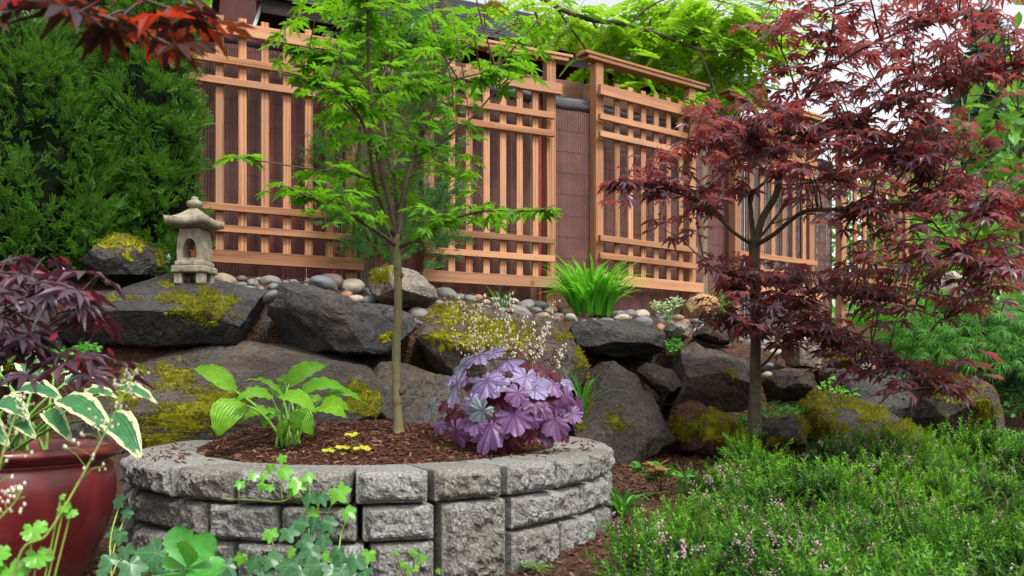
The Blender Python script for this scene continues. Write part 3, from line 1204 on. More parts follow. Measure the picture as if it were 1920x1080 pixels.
link('barge_board', mesh('barge_board', V, T, M['whitetrim']), house)
s_, p_ = line_hit(h0, UA, 586)
V, T = cbox(.05, .012, .2, .004)
V = V @ np.array([[math.cos(.25), 0, math.sin(.25)], [0, 1, 0], [-math.sin(.25), 0, math.cos(.25)]]).T + [s_ - s_l, .42, EZ - .22]
link('flashing', mesh('flashing', V, T, M['whitetrim']), house)
# gable part with ribbed red panel and back of the roof
V, T = cbox(HL + .1, RL, .04, .004)
V = V @ np.array([[1, 0, 0], [0, cp, sp_], [0, -sp_, cp]]).T
V += [HL / 2, RL * 1.5 * cp, EZ + .03 + RL / 2 * sp_]
link('rear_roof', mesh('rear_roof', V, T, M['shingle']), house)
V = np.array([[.02, .46, 0], [.02, 5.0, 0], [.02, 5.0, EZ], [.02, 2.73, EZ + 1.6], [.02, .46, EZ + .2]])
V = np.vstack([V, V + [.05, 0, 0]])
T = [(0, 2, 1), (0, 3, 2), (0, 4, 3), (5, 6, 7), (5, 7, 8), (5, 8, 9)] + [t for i in range(5) for t in ((i, (i + 1) % 5, (i + 1) % 5 + 5), (i, (i + 1) % 5 + 5, i + 5))]
link('gable_wall', mesh('gable_wall', V, T, M['redwall']), house)


# ------------------------------------------------------------------ moss tufts on any surface
def moss_on(V, T, blobs, parent, off, dens=60000, ln=.012, name='moss', view=True, label=None):
    nrm, ar = tnorm(V, T)
    c = V[T].mean(1)
    px, py = proj(c)
    m = np.zeros(len(T))
    nz = fbm(c * 22, 3) * .45 + fbm(c * 60 + 4, 2) * .2
    for (bx, by, rx, ry) in blobs:
        d = np.sqrt(((px - bx) / rx) ** 2 + ((py - by) / ry) ** 2)
        m = np.maximum(m, (d + nz < .92))
    vd = c - np.array([0, 0, CH])
    vd /= np.linalg.norm(vd, axis=1)[:, None]
    sel = np.where((m > 0) & ((nrm * vd).sum(1) < .25))[0]
    if len(sel) < 3:
        return
    mb = MB()
    # cushion under the tufts
    vn = np.zeros_like(V)
    for k in range(3):
        np.add.at(vn, T[:, k], nrm)
    vn /= np.linalg.norm(vn, axis=1)[:, None] + 1e-9
    ts = T[sel]
    uq, inv = np.unique(ts, return_inverse=True)
    inv = np.asarray(inv).reshape(-1, 3)
    cnt = np.bincount(inv.ravel(), minlength=len(uq))
    lift = np.where(cnt >= 5, .002, -.005) + fbm(V[uq] * 38, 2) * .006
    mb.add(V[uq] + vn[uq] * lift[:, None], inv)
    A = ar[sel]
    n = int(min(26000, A.sum() * dens))
    f = sel[rng.choice(len(sel), n, p=A / A.sum())]
    u = rng.uniform(0, 1, (n, 2))
    fl = u.sum(1) > 1
    u[fl] = 1 - u[fl]
    p = V[T[f, 0]] + (V[T[f, 1]] - V[T[f, 0]]) * u[:, :1] + (V[T[f, 2]] - V[T[f, 0]]) * u[:, 1:]
    d = nrm[f] + rng.normal(0, .75, (n, 3)) + [0, 0, .1]
    Bv = np.array([[-.10, 0, 0], [.10, 0, 0], [.05, .6, .1], [0, 1, .35], [-.05, .6, .1]])
    Bt = np.array([(0, 1, 2), (0, 2, 4), (4, 2, 3)])
    mb.inst((Bv, Bt, np.zeros((5, 2))), frames(p + nrm[f] * .003, d, rng.normal(size=(n, 3)), rng.uniform(.5, 1.5, n) * ln * (1 + .9 * np.clip(fbm(p * 38, 2), -.7, 1.2))))
    o = link(name, mb.mesh(name, M['moss'], False, off), parent)
    o['kind'] = 'stuff'
    if label:
        o['label'] = label
    return o


# moss on the roof
Vr = np.array(roof.data.vertices[0].co)
bpy.context.view_layer.update()
mw = np.array(house.matrix_world)
gx, gy = np.meshgrid(np.linspace(0, HL, 130), np.linspace(0, RL, 60))
pl_ = np.stack([gx.ravel(), gy.ravel() * cp - .05 * sp_, EZ + .03 + gy.ravel() * sp_ + .05 * cp], 1)
pw = pl_ @ mw[:3, :3].T + mw[:3, 3]
ii = np.arange(gx.size).reshape(gx.shape)
FQ = tri(np.stack([ii[:-1, :-1], ii[:-1, 1:], ii[1:, 1:], ii[1:, :-1]], -1).reshape(-1, 4))
_inv = np.linalg.inv(mw)
mo = moss_on(pw, FQ, [(1250, 60, 90, 42), (1330, 90, 50, 30), (1200, 40, 40, 30), (1080, 90, 30, 15), (930, 20, 20, 12), (1160, 80, 30, 20)], roof, (0, 0, 0), 9000, .05)
if mo:
    mo.matrix_parent_inverse = Matrix(_inv.tolist())


# ------------------------------------------------------------------ boulders
ROCKV = {}


def boulder(label, out, Y, thick, mat, seed, lean=.35, sub=4, cuts=(), ncut=7, amp=.045, moss=None, e1=.34, e2=.5, name='boulder', group='boulders of the rock bank', mdens=52000):
    r_ = np.random.default_rng(seed)
    pts = np.array([P(x, y, Y) for x, y in out])
    x, z = pts[:, 0], pts[:, 2]
    cx, cz = (x.min() + x.max()) / 2, (z.min() + z.max()) / 2
    hw, hh = (x.max() - x.min()) / 2, (z.max() - z.min()) / 2
    # resample the outline densely and read its radius per angle
    q = np.vstack([pts, pts[:1]])
    dn = np.concatenate([np.linspace(q[i], q[i + 1], 24, endpoint=False) for i in range(len(q) - 1)])
    an = np.arctan2((dn[:, 2] - cz) / hh, (dn[:, 0] - cx) / hw)
    rd = np.hypot((dn[:, 0] - cx) / hw, (dn[:, 2] - cz) / hh)
    o_ = np.argsort(an)
    an, rd = an[o_], rd[o_]
    D, T = ico(sub)
    th = np.arctan2(D[:, 2], D[:, 0])
    Rr = np.interp(th, an, rd, period=2 * math.pi)
    s = np.clip(1 - D[:, 1] ** 2, 0, 1) ** (.5 * e1)
    Q = np.stack([Rr * np.cos(th) * s, np.sign(D[:, 1]) * np.abs(D[:, 1]) ** e2, Rr * np.sin(th) * s], 1)
    Q += fbm(Q * 1.3 + seed * 5.1, 2)[:, None] * .05 * D
    pl = [np.array(c, float) for c in cuts]
    for _ in range(ncut):
        n = np.array([r_.normal(0, .75), -abs(r_.normal(.9, .5)), r_.normal(.15, .75)])
        pl.append(np.append(n, -r_.uniform(.70, .9)))
    for c in pl:
        n = c[:3] / np.linalg.norm(c[:3])
        d = Q @ n
        lim = c[3] if c[3] > 0 else -c[3] * d.max()
        Q -= np.clip(d - lim, 0, None)[:, None] * n * .97
    for _ in range(9):
        n = np.array([r_.normal(0, 1), r_.normal(-.7, .7), r_.normal(.1, .9)])
        n /= np.linalg.norm(n)
        d = Q @ n
        Q -= np.clip(d - d.max() * r_.uniform(.74, .93), 0, None)[:, None] * n
    V = np.stack([cx + Q[:, 0] * hw, Y + Q[:, 1] * thick / 2, cz + Q[:, 2] * hh], 1)
    V[:, 1] += lean * (V[:, 2] - cz)
    sz = min(hw, hh)
    dirv = Q / (np.linalg.norm(Q, axis=1)[:, None] + 1e-9)
    fr_ = 1.6 / max(sz, .05)
    nA_ = fbm(V * fr_ + seed, 4, .55)
    ridg = 1 - np.abs(vnoise(V * fr_ * .9 + seed * 2.2))
    V = V + dirv * ((nA_ * .6 + (ridg - .6) * .55) * amp * min(sz, .25) * 1.6)[:, None]
    tt = fbm(V * fr_ * .8 + seed * 1.7, 3) * 3.2
    fl_ = np.floor(tt)
    st_ = fl_ + np.clip((tt - fl_ - .78) / .22, 0, 1)
    V = V + dirv * (st_ * amp * min(sz, .25) * (.42 if e2 < .85 else .0))[:, None]
    V = V + dirv * (fbm(V * 26 + seed, 3) * .0035)[:, None]
    ox = np.array(out, float)
    for _ in range(3):
        qx, qy = proj(V)
        tx0, tx1, ty0, ty1 = ox[:, 0].min(), ox[:, 0].max(), ox[:, 1].min(), ox[:, 1].max()
        ax_, az_ = (tx1 - tx0) / (qx.max() - qx.min()), (ty1 - ty0) / (qy.max() - qy.min())
        V[:, 0] = cx + (V[:, 0] - V[:, 0].mean()) * ax_ + (V[:, 0].mean() - cx)
        V[:, 2] = cz + (V[:, 2] - V[:, 2].mean()) * az_ + (V[:, 2].mean() - cz)
        qx, qy = proj(V)
        V[:, 0] += ((tx0 + tx1) - (qx.max() + qx.min())) / 2 / F * Y
        V[:, 2] -= ((ty0 + ty1) - (qy.max() + qy.min())) / 2 / F * Y
    nr, _a = tnorm(V, T)
    if ((V[T].mean(1) - V.mean(0)) * nr).sum() < 0:
        T = T[:, ::-1]
    base = np.array([cx, Y, V[:, 2].min()])
    root = thing(name, label, 'rock', base, group)
    link('stone', mesh('stone', V - base, T, M[mat], e2 > .85), root)
    if moss:
        moss_on(V, T, moss, root, base, mdens)
    return root


boulder('long dark slab with yellow moss patch under the stone lantern',
        [(105, 590), (165, 522), (260, 513), (330, 522), (400, 531), (450, 546), (505, 555), (520, 590), (512, 636), (465, 650), (300, 656), (150, 650)],
        4.85, .75, 'basalt', 11, .75, 5, [(0, -.62, .55, .62), (0, -.75, -.62, .66)], 2, .03,
        [(385, 580, 60, 34), (330, 555, 28, 16), (415, 562, 30, 16), (300, 565, 14, 9), (210, 565, 12, 8), (246, 561, 12, 6), (310, 535, 16, 6)])
boulder('dark angular slab right of the lantern slab',
        [(500, 600), (522, 528), (560, 538), (600, 552), (660, 575), (730, 585), (772, 600), (783, 645), (765, 663), (650, 670), (560, 665), (508, 648)],
        4.75, .6, 'basalt', 23, .5, 5, [(-.55, -.7, -.45, .62), (.1, -.75, .6, .66), (.4, -.8, -.3, .74)], 5, .05, [(728, 632, 22, 12)])
boulder('added dark stone standing in for crevice shade between the two dark slabs',
        [(470, 600), (490, 562), (535, 560), (550, 600), (545, 662), (480, 662)], 5.05, .4, 'basalt', 29, .2, 4)  # dark filler added in place of the shaded gap between the slabs
boulder('huge brown slab behind the bright green hosta',
        [(120, 700), (190, 648), (300, 650), (400, 638), (480, 650), (600, 660), (680, 690), (720, 730), (742, 790), (735, 840), (560, 865), (250, 870), (150, 830), (110, 760)],
        4.42, .9, 'basalt_b', 31, .9, 5, [(0, -.7, .7, .62)], 2, .03,
        [(325, 715, 46, 30), (320, 790, 80, 45), (395, 770, 60, 40), (290, 815, 60, 30), (690, 755, 45, 26), (670, 730, 24, 14), (440, 745, 40, 16), (245, 700, 30, 16), (235, 740, 30, 30)])
boulder('brown leaning stone behind the slim maple trunk',
        [(692, 688), (720, 677), (790, 690), (850, 712), (885, 755), (880, 840), (760, 845), (735, 795), (712, 730)],
        4.3, .6, 'basalt_b', 43, .8, 4, [(0, -.7, .7, .6)], 3, .035)
boulder('mossy boulder behind the purple coral bells flowers',
        [(778, 652), (800, 592), (830, 570), (900, 580), (1000, 598), (1060, 610), (1085, 640), (1102, 690), (1088, 745), (1000, 770), (880, 730), (800, 678)],
        4.85, .8, 'basalt_b', 57, .7, 5, [(0, -.65, .65, .6), (0, -.8, -.5, .7)], 3, .035,
        [(850, 590, 45, 24), (840, 635, 40, 22), (930, 632, 70, 34), (960, 655, 40, 24), (890, 600, 35, 20), (1058, 630, 24, 8), (1090, 680, 14, 40), (905, 640, 50, 30)])
boulder('dark flat slab under the cobbles below the grass clump',
        [(1067, 612), (1082, 600), (1130, 598), (1200, 603), (1247, 625), (1242, 660), (1210, 677), (1110, 670), (1075, 645)],
        5.2, .55, 'basalt', 61, .3, 5, [(0, -.7, -.6, .72)], 4, .04)
boulder('tall leaning slab at the right of the raised bed',
        [(1080, 720), (1120, 682), (1170, 676), (1210, 700), (1240, 750), (1266, 820), (1264, 862), (1180, 872), (1090, 850), (1070, 790)],
        4.5, .65, 'basalt_b', 72, .85, 5, [(-.2, -.72, .5, .5), (.75, -.6, .15, .55), (.5, -.6, -.6, .7)], 6, .05,
        [(1160, 788, 22, 20), (1092, 760, 16, 44), (1100, 720, 10, 24)])
boulder('small wedge-shaped stone between two large boulders',
        [(1193, 692), (1225, 680), (1280, 705), (1277, 730), (1243, 744), (1220, 722)], 4.8, .3, 'basalt_r', 83, .3, 4, [(-.3, -.6, .6, .55)], 4, .06)
boulder('large grooved boulder left of the purple maple trunk',
        [(1240, 770), (1265, 725), (1280, 665), (1300, 641), (1340, 645), (1395, 675), (1412, 705), (1410, 762), (1370, 780), (1300, 785)],
        4.95, .75, 'basalt_r', 91, .55, 5, [(.05, -.5, .85, .55), (0, -.9, -.3, .8)], 3, .05, [(1372, 700, 12, 7)])
boulder('red-brown mossy hump at the foot of the bank',
        [(1250, 800), (1262, 765), (1290, 748), (1330, 755), (1385, 790), (1402, 818), (1390, 845), (1270, 845)], 4.55, .5, 'redsoilrock', 97, .6, 4, [], 3, .05,
        [(1330, 800, 62, 30), (1385, 815, 25, 18), (1290, 805, 35, 22)])
boulder('dark stone wedged beneath purple leaves left of the maple trunk',
        [(1297, 616), (1340, 605), (1382, 610), (1380, 648), (1340, 645), (1300, 632)], 5.35, .35, 'basalt_r', 101, .3, 4)
boulder('grey speckled stone next to the small creeping plant',
        [(1243, 612), (1262, 603), (1292, 608), (1300, 628), (1280, 640), (1250, 636)], 5.3, .3, 'granite', 103, .3, 4)
boulder('dark block right of the purple maple trunk',
        [(1426, 715), (1450, 698), (1520, 690), (1528, 722), (1502, 752), (1440, 756)], 4.95, .45, 'basalt_r', 107, .3, 4, [(0, -.7, -.6, .7)], 4)
boulder('small dark stone with mossy right edge at the trunk foot',
        [(1422, 800), (1450, 784), (1505, 778), (1514, 815), (1500, 840), (1430, 842)], 4.35, .35, 'basalt', 109, .4, 4, [], 4, .04, [(1502, 800, 14, 24), (1460, 825, 20, 10)])
boulder('broad moss-covered boulder above the heather',
        [(1497, 800), (1505, 758), (1535, 735), (1600, 745), (1660, 770), (1705, 808), (1770, 850), (1750, 890), (1550, 890), (1500, 850)],
        4.55, .75, 'basalt', 113, .8, 5, [(0, -.6, .7, .66)], 3, .04,
        [(1535, 765, 45, 34), (1540, 810, 45, 40), (1640, 770, 50, 28), (1680, 810, 50, 30), (1620, 840, 70, 34), (1720, 845, 45, 20), (1560, 850, 60, 30), (1600, 760, 30, 10)])
boulder('dark boulder with mossy shoulder at the far right',
        [(1670, 790), (1700, 740), (1740, 712), (1800, 703), (1850, 738), (1885, 790), (1880, 845), (1750, 850), (1680, 830)],
        4.85, .8, 'basalt_b', 127, .4, 5, [(0, -.8, -.5, .62)], 3, .04, [(1800, 735, 50, 26), (1840, 770, 28, 40), (1780, 715, 40, 14)])
boulder('grey-brown stone under the low purple branch',
        [(1463, 650), (1500, 638), (1540, 640), (1548, 660), (1530, 692), (1470, 688)], 5.4, .4, 'granite', 131, .4, 4, [], 5)
boulder('pale rounded stone behind the low purple branch',
        [(1545, 670), (1580, 650), (1640, 655), (1660, 690), (1640, 720), (1560, 715)], 5.5, .5, 'granite', 137, .5, 4, [], 4, .04, [(1570, 680, 30, 24), (1610, 662, 30, 12)])
boulder('dark sunken stone between the mossy boulders',
        [(1520, 700), (1600, 690), (1690, 705), (1720, 760), (1690, 800), (1560, 780)], 5.15, .5, 'basalt', 139, .4, 4)
boulder('moss-capped grey boulder left of the stone lantern',
        [(148, 500), (155, 470), (180, 445), (240, 438), (290, 462), (312, 500), (302, 522), (200, 528), (150, 515)],
        5.12, .55, 'basalt', 149, .4, 5, [(.2, -.8, .1, .7)], 4, .035, [(222, 455, 56, 24), (240, 474, 14, 16), (300, 482, 9, 20), (190, 452, 20, 14)])
boulder('rounded grey boulder with moss under the cedar bush',
        [(690, 545), (700, 512), (740, 497), (780, 508), (818, 540), (822, 562), (800, 578), (720, 576)],
        5.45, .5, 'granite', 151, .2, 5, [(.1, -.5, -.85, .8)], 2, .03, [(712, 520, 26, 14), (728, 510, 12, 10)], .8, .9)
boulder('large smooth tan boulder below the third trellis panel',
        [(1284, 575), (1292, 560), (1315, 550), (1340, 556), (1353, 575), (1348, 592), (1292, 598)],
        6.35, .32, 'tanrock', 157, .1, 4, [], 1, .02, None, .95, 1.0)
boulder('dark rock behind the purple leaves at the left edge',
        [(-60, 570), (-40, 490), (20, 478), (60, 505), (80, 555), (50, 605), (-30, 610)], 4.75, .6, 'basalt', 163, .4, 4)
boulder('low dark rock at the left edge behind the potted hosta',
        [(-80, 640), (-40, 585), (40, 570), (110, 600), (125, 660), (60, 700), (-60, 700)], 4.5, .6, 'basalt', 167, .4, 4, [], 6, .04, [(20, 690, 60, 20), (90, 690, 30, 20)])
boulder('dark stone low behind the red pot and wall end',
        [(180, 800), (200, 760), (260, 750), (290, 800), (280, 850), (200, 860)], 4.0, .4, 'basalt', 173, .3, 4, [], 5, .04, [(240, 775, 35, 25)])
boulder('pale grey boulder half hidden behind the purple maple on the right',
        [(1735, 545), (1750, 515), (1775, 508), (1815, 535), (1820, 575), (1740, 575)], 7.6, .5, 'paleboulder', 179, .1, 4)

# ================================================================== RIVER STONES
ST_MESH = {}
D3, T3 = ico(3)
_sh = []
for k in range(6):
    V = D3 * [1, rng.uniform(.72, .95), rng.uniform(.55, .74)]
    V = V * (1 + .10 * fbm(D3 * 1.1 + k * 7, 2) + .012 * fbm(D3 * 6 + k, 2))[:, None]
    _sh.append(V)
BX_ = np.array([410, 500, 560, 640, 700, 780, 850, 950, 1050, 1120, 1200, 1280, 1350, 1450, 1540])
BT_ = np.array([520, 522, 527, 532, 546, 552, 548, 560, 575, 586, 588, 592, 594, 610, 628])
BB_ = np.array([541, 560, 556, 582, 602, 606, 602, 612, 606, 606, 610, 616, 630, 662, 694])
COLN = dict(grey='grey', bluegrey='blue-grey', tan='tan', cream='cream', rust='rust-orange', brown='brown')


def place_word(px):
    for lim, wd in ((470, 'beside the stone lantern'), (690, 'below the leftmost trellis panel'), (830, 'around the rounded grey boulder'),
                    (1045, 'below the second trellis panel'), (1190, 'at the foot of the grass clump'), (1300, 'left of the tan boulder')):
        if px < lim:
            return wd
    return 'under the purple maple leaves'


def stone(px, py, rx, colr, Y, kind=None, z=None, fl=None, label=None):
    key = (colr, rng.integers(6) if kind is None else kind)
    if key not in ST_MESH:
        ST_MESH[key] = mesh('stone', _sh[key[1]], T3, M['st_' + colr], True)
    r_ = rx / F * Y
    x = (px - HX) / F * Y
    if z is None:
        z = gz(x, Y) + r_ * .12
    o = link('river_stone', ST_MESH[key])
    o.location = (x, Y, z)
    o.rotation_euler = (rng.normal(.12, .22), rng.normal(0, .25), rng.uniform(0, 6.28))
    f_ = fl or rng.uniform(.85, 1.1)
    o.scale = (r_ * 1.12, r_ * rng.uniform(.9, 1.1), r_ * f_)
    sz = 'small' if rx < 12 else ('large' if rx > 19 else 'middle-sized')
    tag(o, label or f'{sz} {COLN[colr]} river stone {place_word(px)}', 'stone', 'river stones on the terrace')
    return o


placed = []


def yband(px, py):
    t = np.clip((np.interp(px, BX_, BB_) - py) / max(8, (np.interp(px, BX_, BB_) - np.interp(px, BX_, BT_))), 0, 1)
    x0 = (px - HX) / F * 5.6
    yc, yf = np.interp(x0, TX, T_YC), np.interp(x0, TX, T_YF)
    return yc + .02 + t * (yf - yc - .22)


for (px, py, rx, c_, Y, lb) in (
        (509, 557, 16, 'bluegrey', 4.72, 'round blue-grey stone wedged between two dark slabs'),
        (606, 541, 30, 'bluegrey', None, 'big blue-grey river stone below the leftmost trellis'),
        (656, 538, 30, 'cream', None, 'long cream river stone at the right post of the leftmost trellis'),
        (616, 528, 30, 'brown', None, 'wide flat brown stone under the leftmost trellis'),
        (422, 527, 24, 'tan', None, 'pale tan river stone right beside the stone lantern'),
        (668, 562, 16, 'cream', None, 'speckled cream stone on the edge of the dark angular slab'),
        (695, 567, 19, 'bluegrey', None, None), (737, 572, 20, 'bluegrey', None, None), (650, 553, 14, 'rust', None, None),
        (765, 572, 14, 'rust', None, None), (785, 588, 17, 'grey', None, None), (785, 570, 12, 'rust', None, None),
        (836, 548, 20, 'grey', None, 'domed grey stone right of the rounded boulder'),
        (975, 590, 22, 'grey', None, None), (985, 572, 16, 'grey', None, None), (1017, 595, 15, 'tan', None, None),
        (1064, 583, 18, 'brown', None, 'round brown stone left of the grass clump'), (1012, 560, 18, 'bluegrey', None, None),
        (1160, 588, 13, 'grey', None, None), (1168, 600, 16, 'cream', None, None), (1203, 587, 16, 'cream', None, 'pale speckled round stone left of the tan boulder'),
        (1180, 588, 15, 'bluegrey', None, None), (1232, 600, 15, 'grey', None, None), (1070, 598, 15, 'cream', None, None),
        (1470, 612, 18, 'cream', None, 'white stone showing beneath the purple maple branches'), (1490, 625, 14, 'bluegrey', None, None),
        (1434, 690, 16, 'bluegrey', 5.3, 'blue-grey stone right of the purple maple trunk'), (1437, 708, 14, 'cream', 5.0, 'pale stone touching the purple maple trunk'),
        (1352, 640, 16, 'grey', 5.5, 'flat grey stone left of the purple maple trunk')):
    placed.append((px, py, rx))
    if Y is None:
        stone(px, py, rx, c_, yband(px, py), label=lb)
    else:
        stone(px, py, rx, c_, Y, z=P(px, py, Y)[2], label=lb)
cols = ['grey', 'bluegrey', 'tan', 'cream', 'rust', 'brown']
tries = 0
while len(placed) < 235 and tries < 9000:
    tries += 1
    px = rng.uniform(412, 1538)
    t0, t1 = np.interp(px, BX_, BT_), np.interp(px, BX_, BB_)
    py = rng.uniform(t0 - 2, t1 + 3)
    rx = rng.choice([9, 11, 13, 16, 19], p=[.22, .3, .25, .16, .07])
    if any(((px - a) / 1.0) ** 2 + ((py - b) / .62) ** 2 < (.78 * (rx + c)) ** 2 for a, b, c in placed):
        continue
    placed.append((px, py, rx))
    stone(px, py, rx, cols[rng.choice(6, p=[.40, .22, .13, .12, .04, .09])], yband(px, py))

# one label per stone: number look-alikes from the left
ORD = ['leftmost', 'second', 'third', 'fourth', 'fifth', 'sixth', 'seventh', 'eighth', 'ninth', 'tenth', 'eleventh', 'twelfth', 'thirteenth', 'fourteenth',
       'fifteenth', 'sixteenth', 'seventeenth', 'eighteenth', 'nineteenth', 'twentieth']
_by = {}
for o in COL.objects:
    if o.name.startswith('river_stone'):
        _by.setdefault(o['label'], []).append(o)
for lb, os_ in _by.items():
    if len(os_) > 1:
        os_.sort(key=lambda q: q.location.x / q.location.y)
        for i, o in enumerate(os_[:20]):
            o['label'] = lb + (', leftmost such' if i == 0 else f', {ORD[i]} such from left')

# ================================================================== STONE LANTERN
LY = 4.9
LK = LY / F
lp = P(365, 531, LY)
lan = thing('stone_lantern', 'small carved stone lantern with arched opening on the dark slab', 'lantern', (lp[0], lp[1], lp[2] - .012), None, rad(-6))
lan.scale = (.76, .78, .9)


def lpart(name, V, T, smooth=True):
    return link(name, mesh(name, V, T, M['lantern'], smooth), lan)


def rough(V, a=.0018, f=45):
    return V + (fbm(V * f, 3) * a)[:, None] * np.sign(V)


for sx in (-1, 1):
    for sy in (-1, 1):
        V, Q = rbox(8, 8, 8, .006, (.028, .03, .035))
        lpart('leg', rough(V) + [sx * .082, sy * .065, .035], Q)
V, Q = rbox(30, 6, 26, .009, (.125, .11, .021))
lpart('lower_slab', rough(V) + [0, 0, .0915], Q)
V, Q = rbox(28, 6, 24, .008, (.108, .095, .0145))
lpart('upper_slab', rough(V) + [0, 0, .1275], Q)
# fire box: barrel-shaped frame with an arched opening right through it
n = 40
aw, ah = .052, .118
outer, inner = [], []
z0, hz_ = .142, .195
for i in range(n):
    t = i / n
    # walk round: start bottom centre, go right, up, over, down the left
    k = t * 4
    if k < .5:
        o_ = (k * 2 * .5 * 2, 0)
    ang = -math.pi / 2 + t * 2 * math.pi
    c, s_ = math.cos(ang), math.sin(ang)
    m = max(abs(c), abs(s_))
    u, v = c / m, s_ / m
    hgt = (v + 1) / 2
    wid = .098 * (1 - .30 * max(0, hgt - .25) ** 2 * 1.4) * (1 - .05 * (1 - hgt) ** 3)
    outer.append((u * wid, z0 + hgt * hz_))
    hb = .018 + (v + 1) / 2 * ah
    wi = aw * (math.sqrt(max(0, 1 - max(0, (hgt - .35) / .65) ** 2.2)) if hgt > .35 else 1)
    wi = max(wi, .004)
    inner.append((u * wi if abs(v) < .999 or v < 0 else u * .012, z0 + hb))
dep = .078
V = []
for lst in (outer, inner):
    for sg in (-1, 1):
        V += [(x, sg * dep, z) for x, z in lst]
V = np.array(V)
Q = []
for i in range(n):
    j = (i + 1) % n
    Q.append((i, j, 2 * n + j, 2 * n + i))            # front ring
    Q.append((n + j, n + i, 3 * n + i, 3 * n + j))    # back ring
    Q.append((i, n + i, n + j, j))                    # outside
    Q.append((2 * n + j, 3 * n + j, 3 * n + i, 2 * n + i))
lpart('fire_box', V, Q, False)
# roof: square, concave slope, lifted corners
N_ = 30
g = np.linspace(-1, 1, N_ + 1)
GX, GY = np.meshgrid(g, g)
m_ = np.maximum(np.abs(GX), np.abs(GY))
cor = np.minimum(np.abs(GX), np.abs(GY)) * m_ ** 3
hR = .158
zt = .392 + .10 * (1 - m_) ** 1.5 * 1.05 + .018 * cor
Vt = np.stack([GX * hR, GY * hR, zt], -1).reshape(-1, 3)
zb = .352 - .014 * (1 - m_) * 0 + .014 * cor + np.clip(.9 - m_, 0, 1) * -.02
Vb = np.stack([GX * hR * .96, GY * hR * .96, zb], -1).reshape(-1, 3)
ii = np.arange((N_ + 1) ** 2).reshape(N_ + 1, N_ + 1)
q1 = np.stack([ii[:-1, :-1], ii[:-1, 1:], ii[1:, 1:], ii[1:, :-1]], -1).reshape(-1, 4)
rim = np.concatenate([ii[0, :-1], ii[:-1, -1], ii[-1, :0:-1], ii[:0:-1, 0]])
nn = (N_ + 1) ** 2
q2 = np.stack([np.roll(rim, -1), rim, rim + nn, np.roll(rim, -1) + nn], 1)
lpart('lantern_roof', rough(np.vstack([Vt, Vb]), .0022), np.vstack([q1, q1[:, ::-1] + nn, q2]))
V, T = lathe([(.0, .475), (.036, .475), (.052, .486), (.056, .50), (.048, .514), (.034, .519), (.024, .523), (.027, .530), (.022, .540), (.0, .545)], 28)
lpart('finial', rough(V), T)
tp_ = thing('terracotta_pot', 'tiny terracotta pot of succulents inside the stone lantern', 'pot', (lp[0], lp[1] + .01, lp[2] + .132))
tp_.scale = (.85, .85, .85)
V, T = lathe([(0, 0), (.026, 0), (.034, .05), (.038, .05), (.038, .06), (.031, .06), (.029, .05), (0, .05)], 24)
link('pot_body', mesh('pot_body', V, T, M['terracotta'], False), tp_)
mb = MB()
for k in range(26):
    d = rng.normal(size=3) * [1, 1, .5] + [0, 0, .9]
    mb.inst((np.array([[-.12, 0, 0], [.12, 0, 0], [.14, .6, .05], [0, 1, .12], [-.14, .6, .05]]), np.array([(0, 1, 2), (0, 2, 4), (4, 2, 3)]), np.zeros((5, 2))),
            frames(np.array([[rng.normal(0, .012), rng.normal(0, .012), .052]]), d, rng.normal(size=3), .032))
link('succulent', mb.mesh('succulent', M['heuch_d']), tp_)

# ================================================================== RED GLAZED POT
pc = np.array([-1.46, 2.52, gz(-1.46, 2.52) - .005])
pot = thing('ceramic_pot', 'large glazed dark red ceramic pot holding the variegated hosta', 'pot', pc)
prof = [(0, .0), (.20, .0), (.212, .012), (.245, .08), (.285, .17), (.305, .25), (.308, .31), (.298, .352), (.288, .366), (.302, .374), (.322, .384), (.328, .396), (.32, .408), (.302, .412), (.285, .405), (.278, .38), (.276, .34)]
pp = np.array(prof)
pp = cr(pp, 3)
V, T = lathe([(max(0, a), b) for a, b in pp], 72)
link('pot_body', mesh('pot_body', V, T, M['glaze'], True), pot)
V, T = lathe([(.285, .35), (.15, .358), (0, .362)], 48)
V[:, 2] += fbm(V * 30, 2) * .006
link('potting_soil', mesh('potting_soil', V, T[:, ::-1], M['mulch_bed'], True), pot)


# ================================================================== PLANTS
def blade(c, side, wv, nu=8, cup=.15, ripple=0.0, fold=0.0):
    """leaf surface on a centre curve c (n,3); side vector; half widths wv (n)"""
    c = np.asarray(c, float)
    n = len(c)
    d = np.gradient(c, axis=0)
    d /= np.linalg.norm(d, axis=1)[:, None]
    side = np.asarray(side, float)
    s_ = side - d * (d @ side)[:, None]
    s_ /= np.linalg.norm(s_, axis=1)[:, None]
    up = np.cross(s_, d)
    u = np.linspace(-1, 1, nu + 1)
    V = (c[:, None] + s_[:, None] * (wv[:, None] * u)[..., None]
         + up[:, None] * (wv[:, None] * (cup * u ** 2 + fold * np.abs(u)) + ripple * np.sin(np.arange(n)[:, None] * 1.9 + u * 2) * np.abs(u))[..., None]).reshape(-1, 3)
    ii = np.arange(n * (nu + 1)).reshape(n, nu + 1)
    Q = np.stack([ii[:-1, :-1], ii[:-1, 1:], ii[1:, 1:], ii[1:, :-1]], -1).reshape(-1, 4)
    U = np.stack([np.tile((u + 1) / 2, n), np.repeat(np.linspace(0, 1, n), nu + 1)], 1)
    return V, Q, U


def ovate(n, base=.35, tipp=1.0, peak=.38):
    t = np.linspace(0, 1, n)
    w_ = np.sin(math.pi * np.clip(t, 0, 1) ** (math.log(.5) / math.log(peak))) ** .75
    w_ = np.maximum(w_, np.where(t < .12, base * (1 - (t / .12) * .3), 0))
    w_[-1] = .01
    return w_


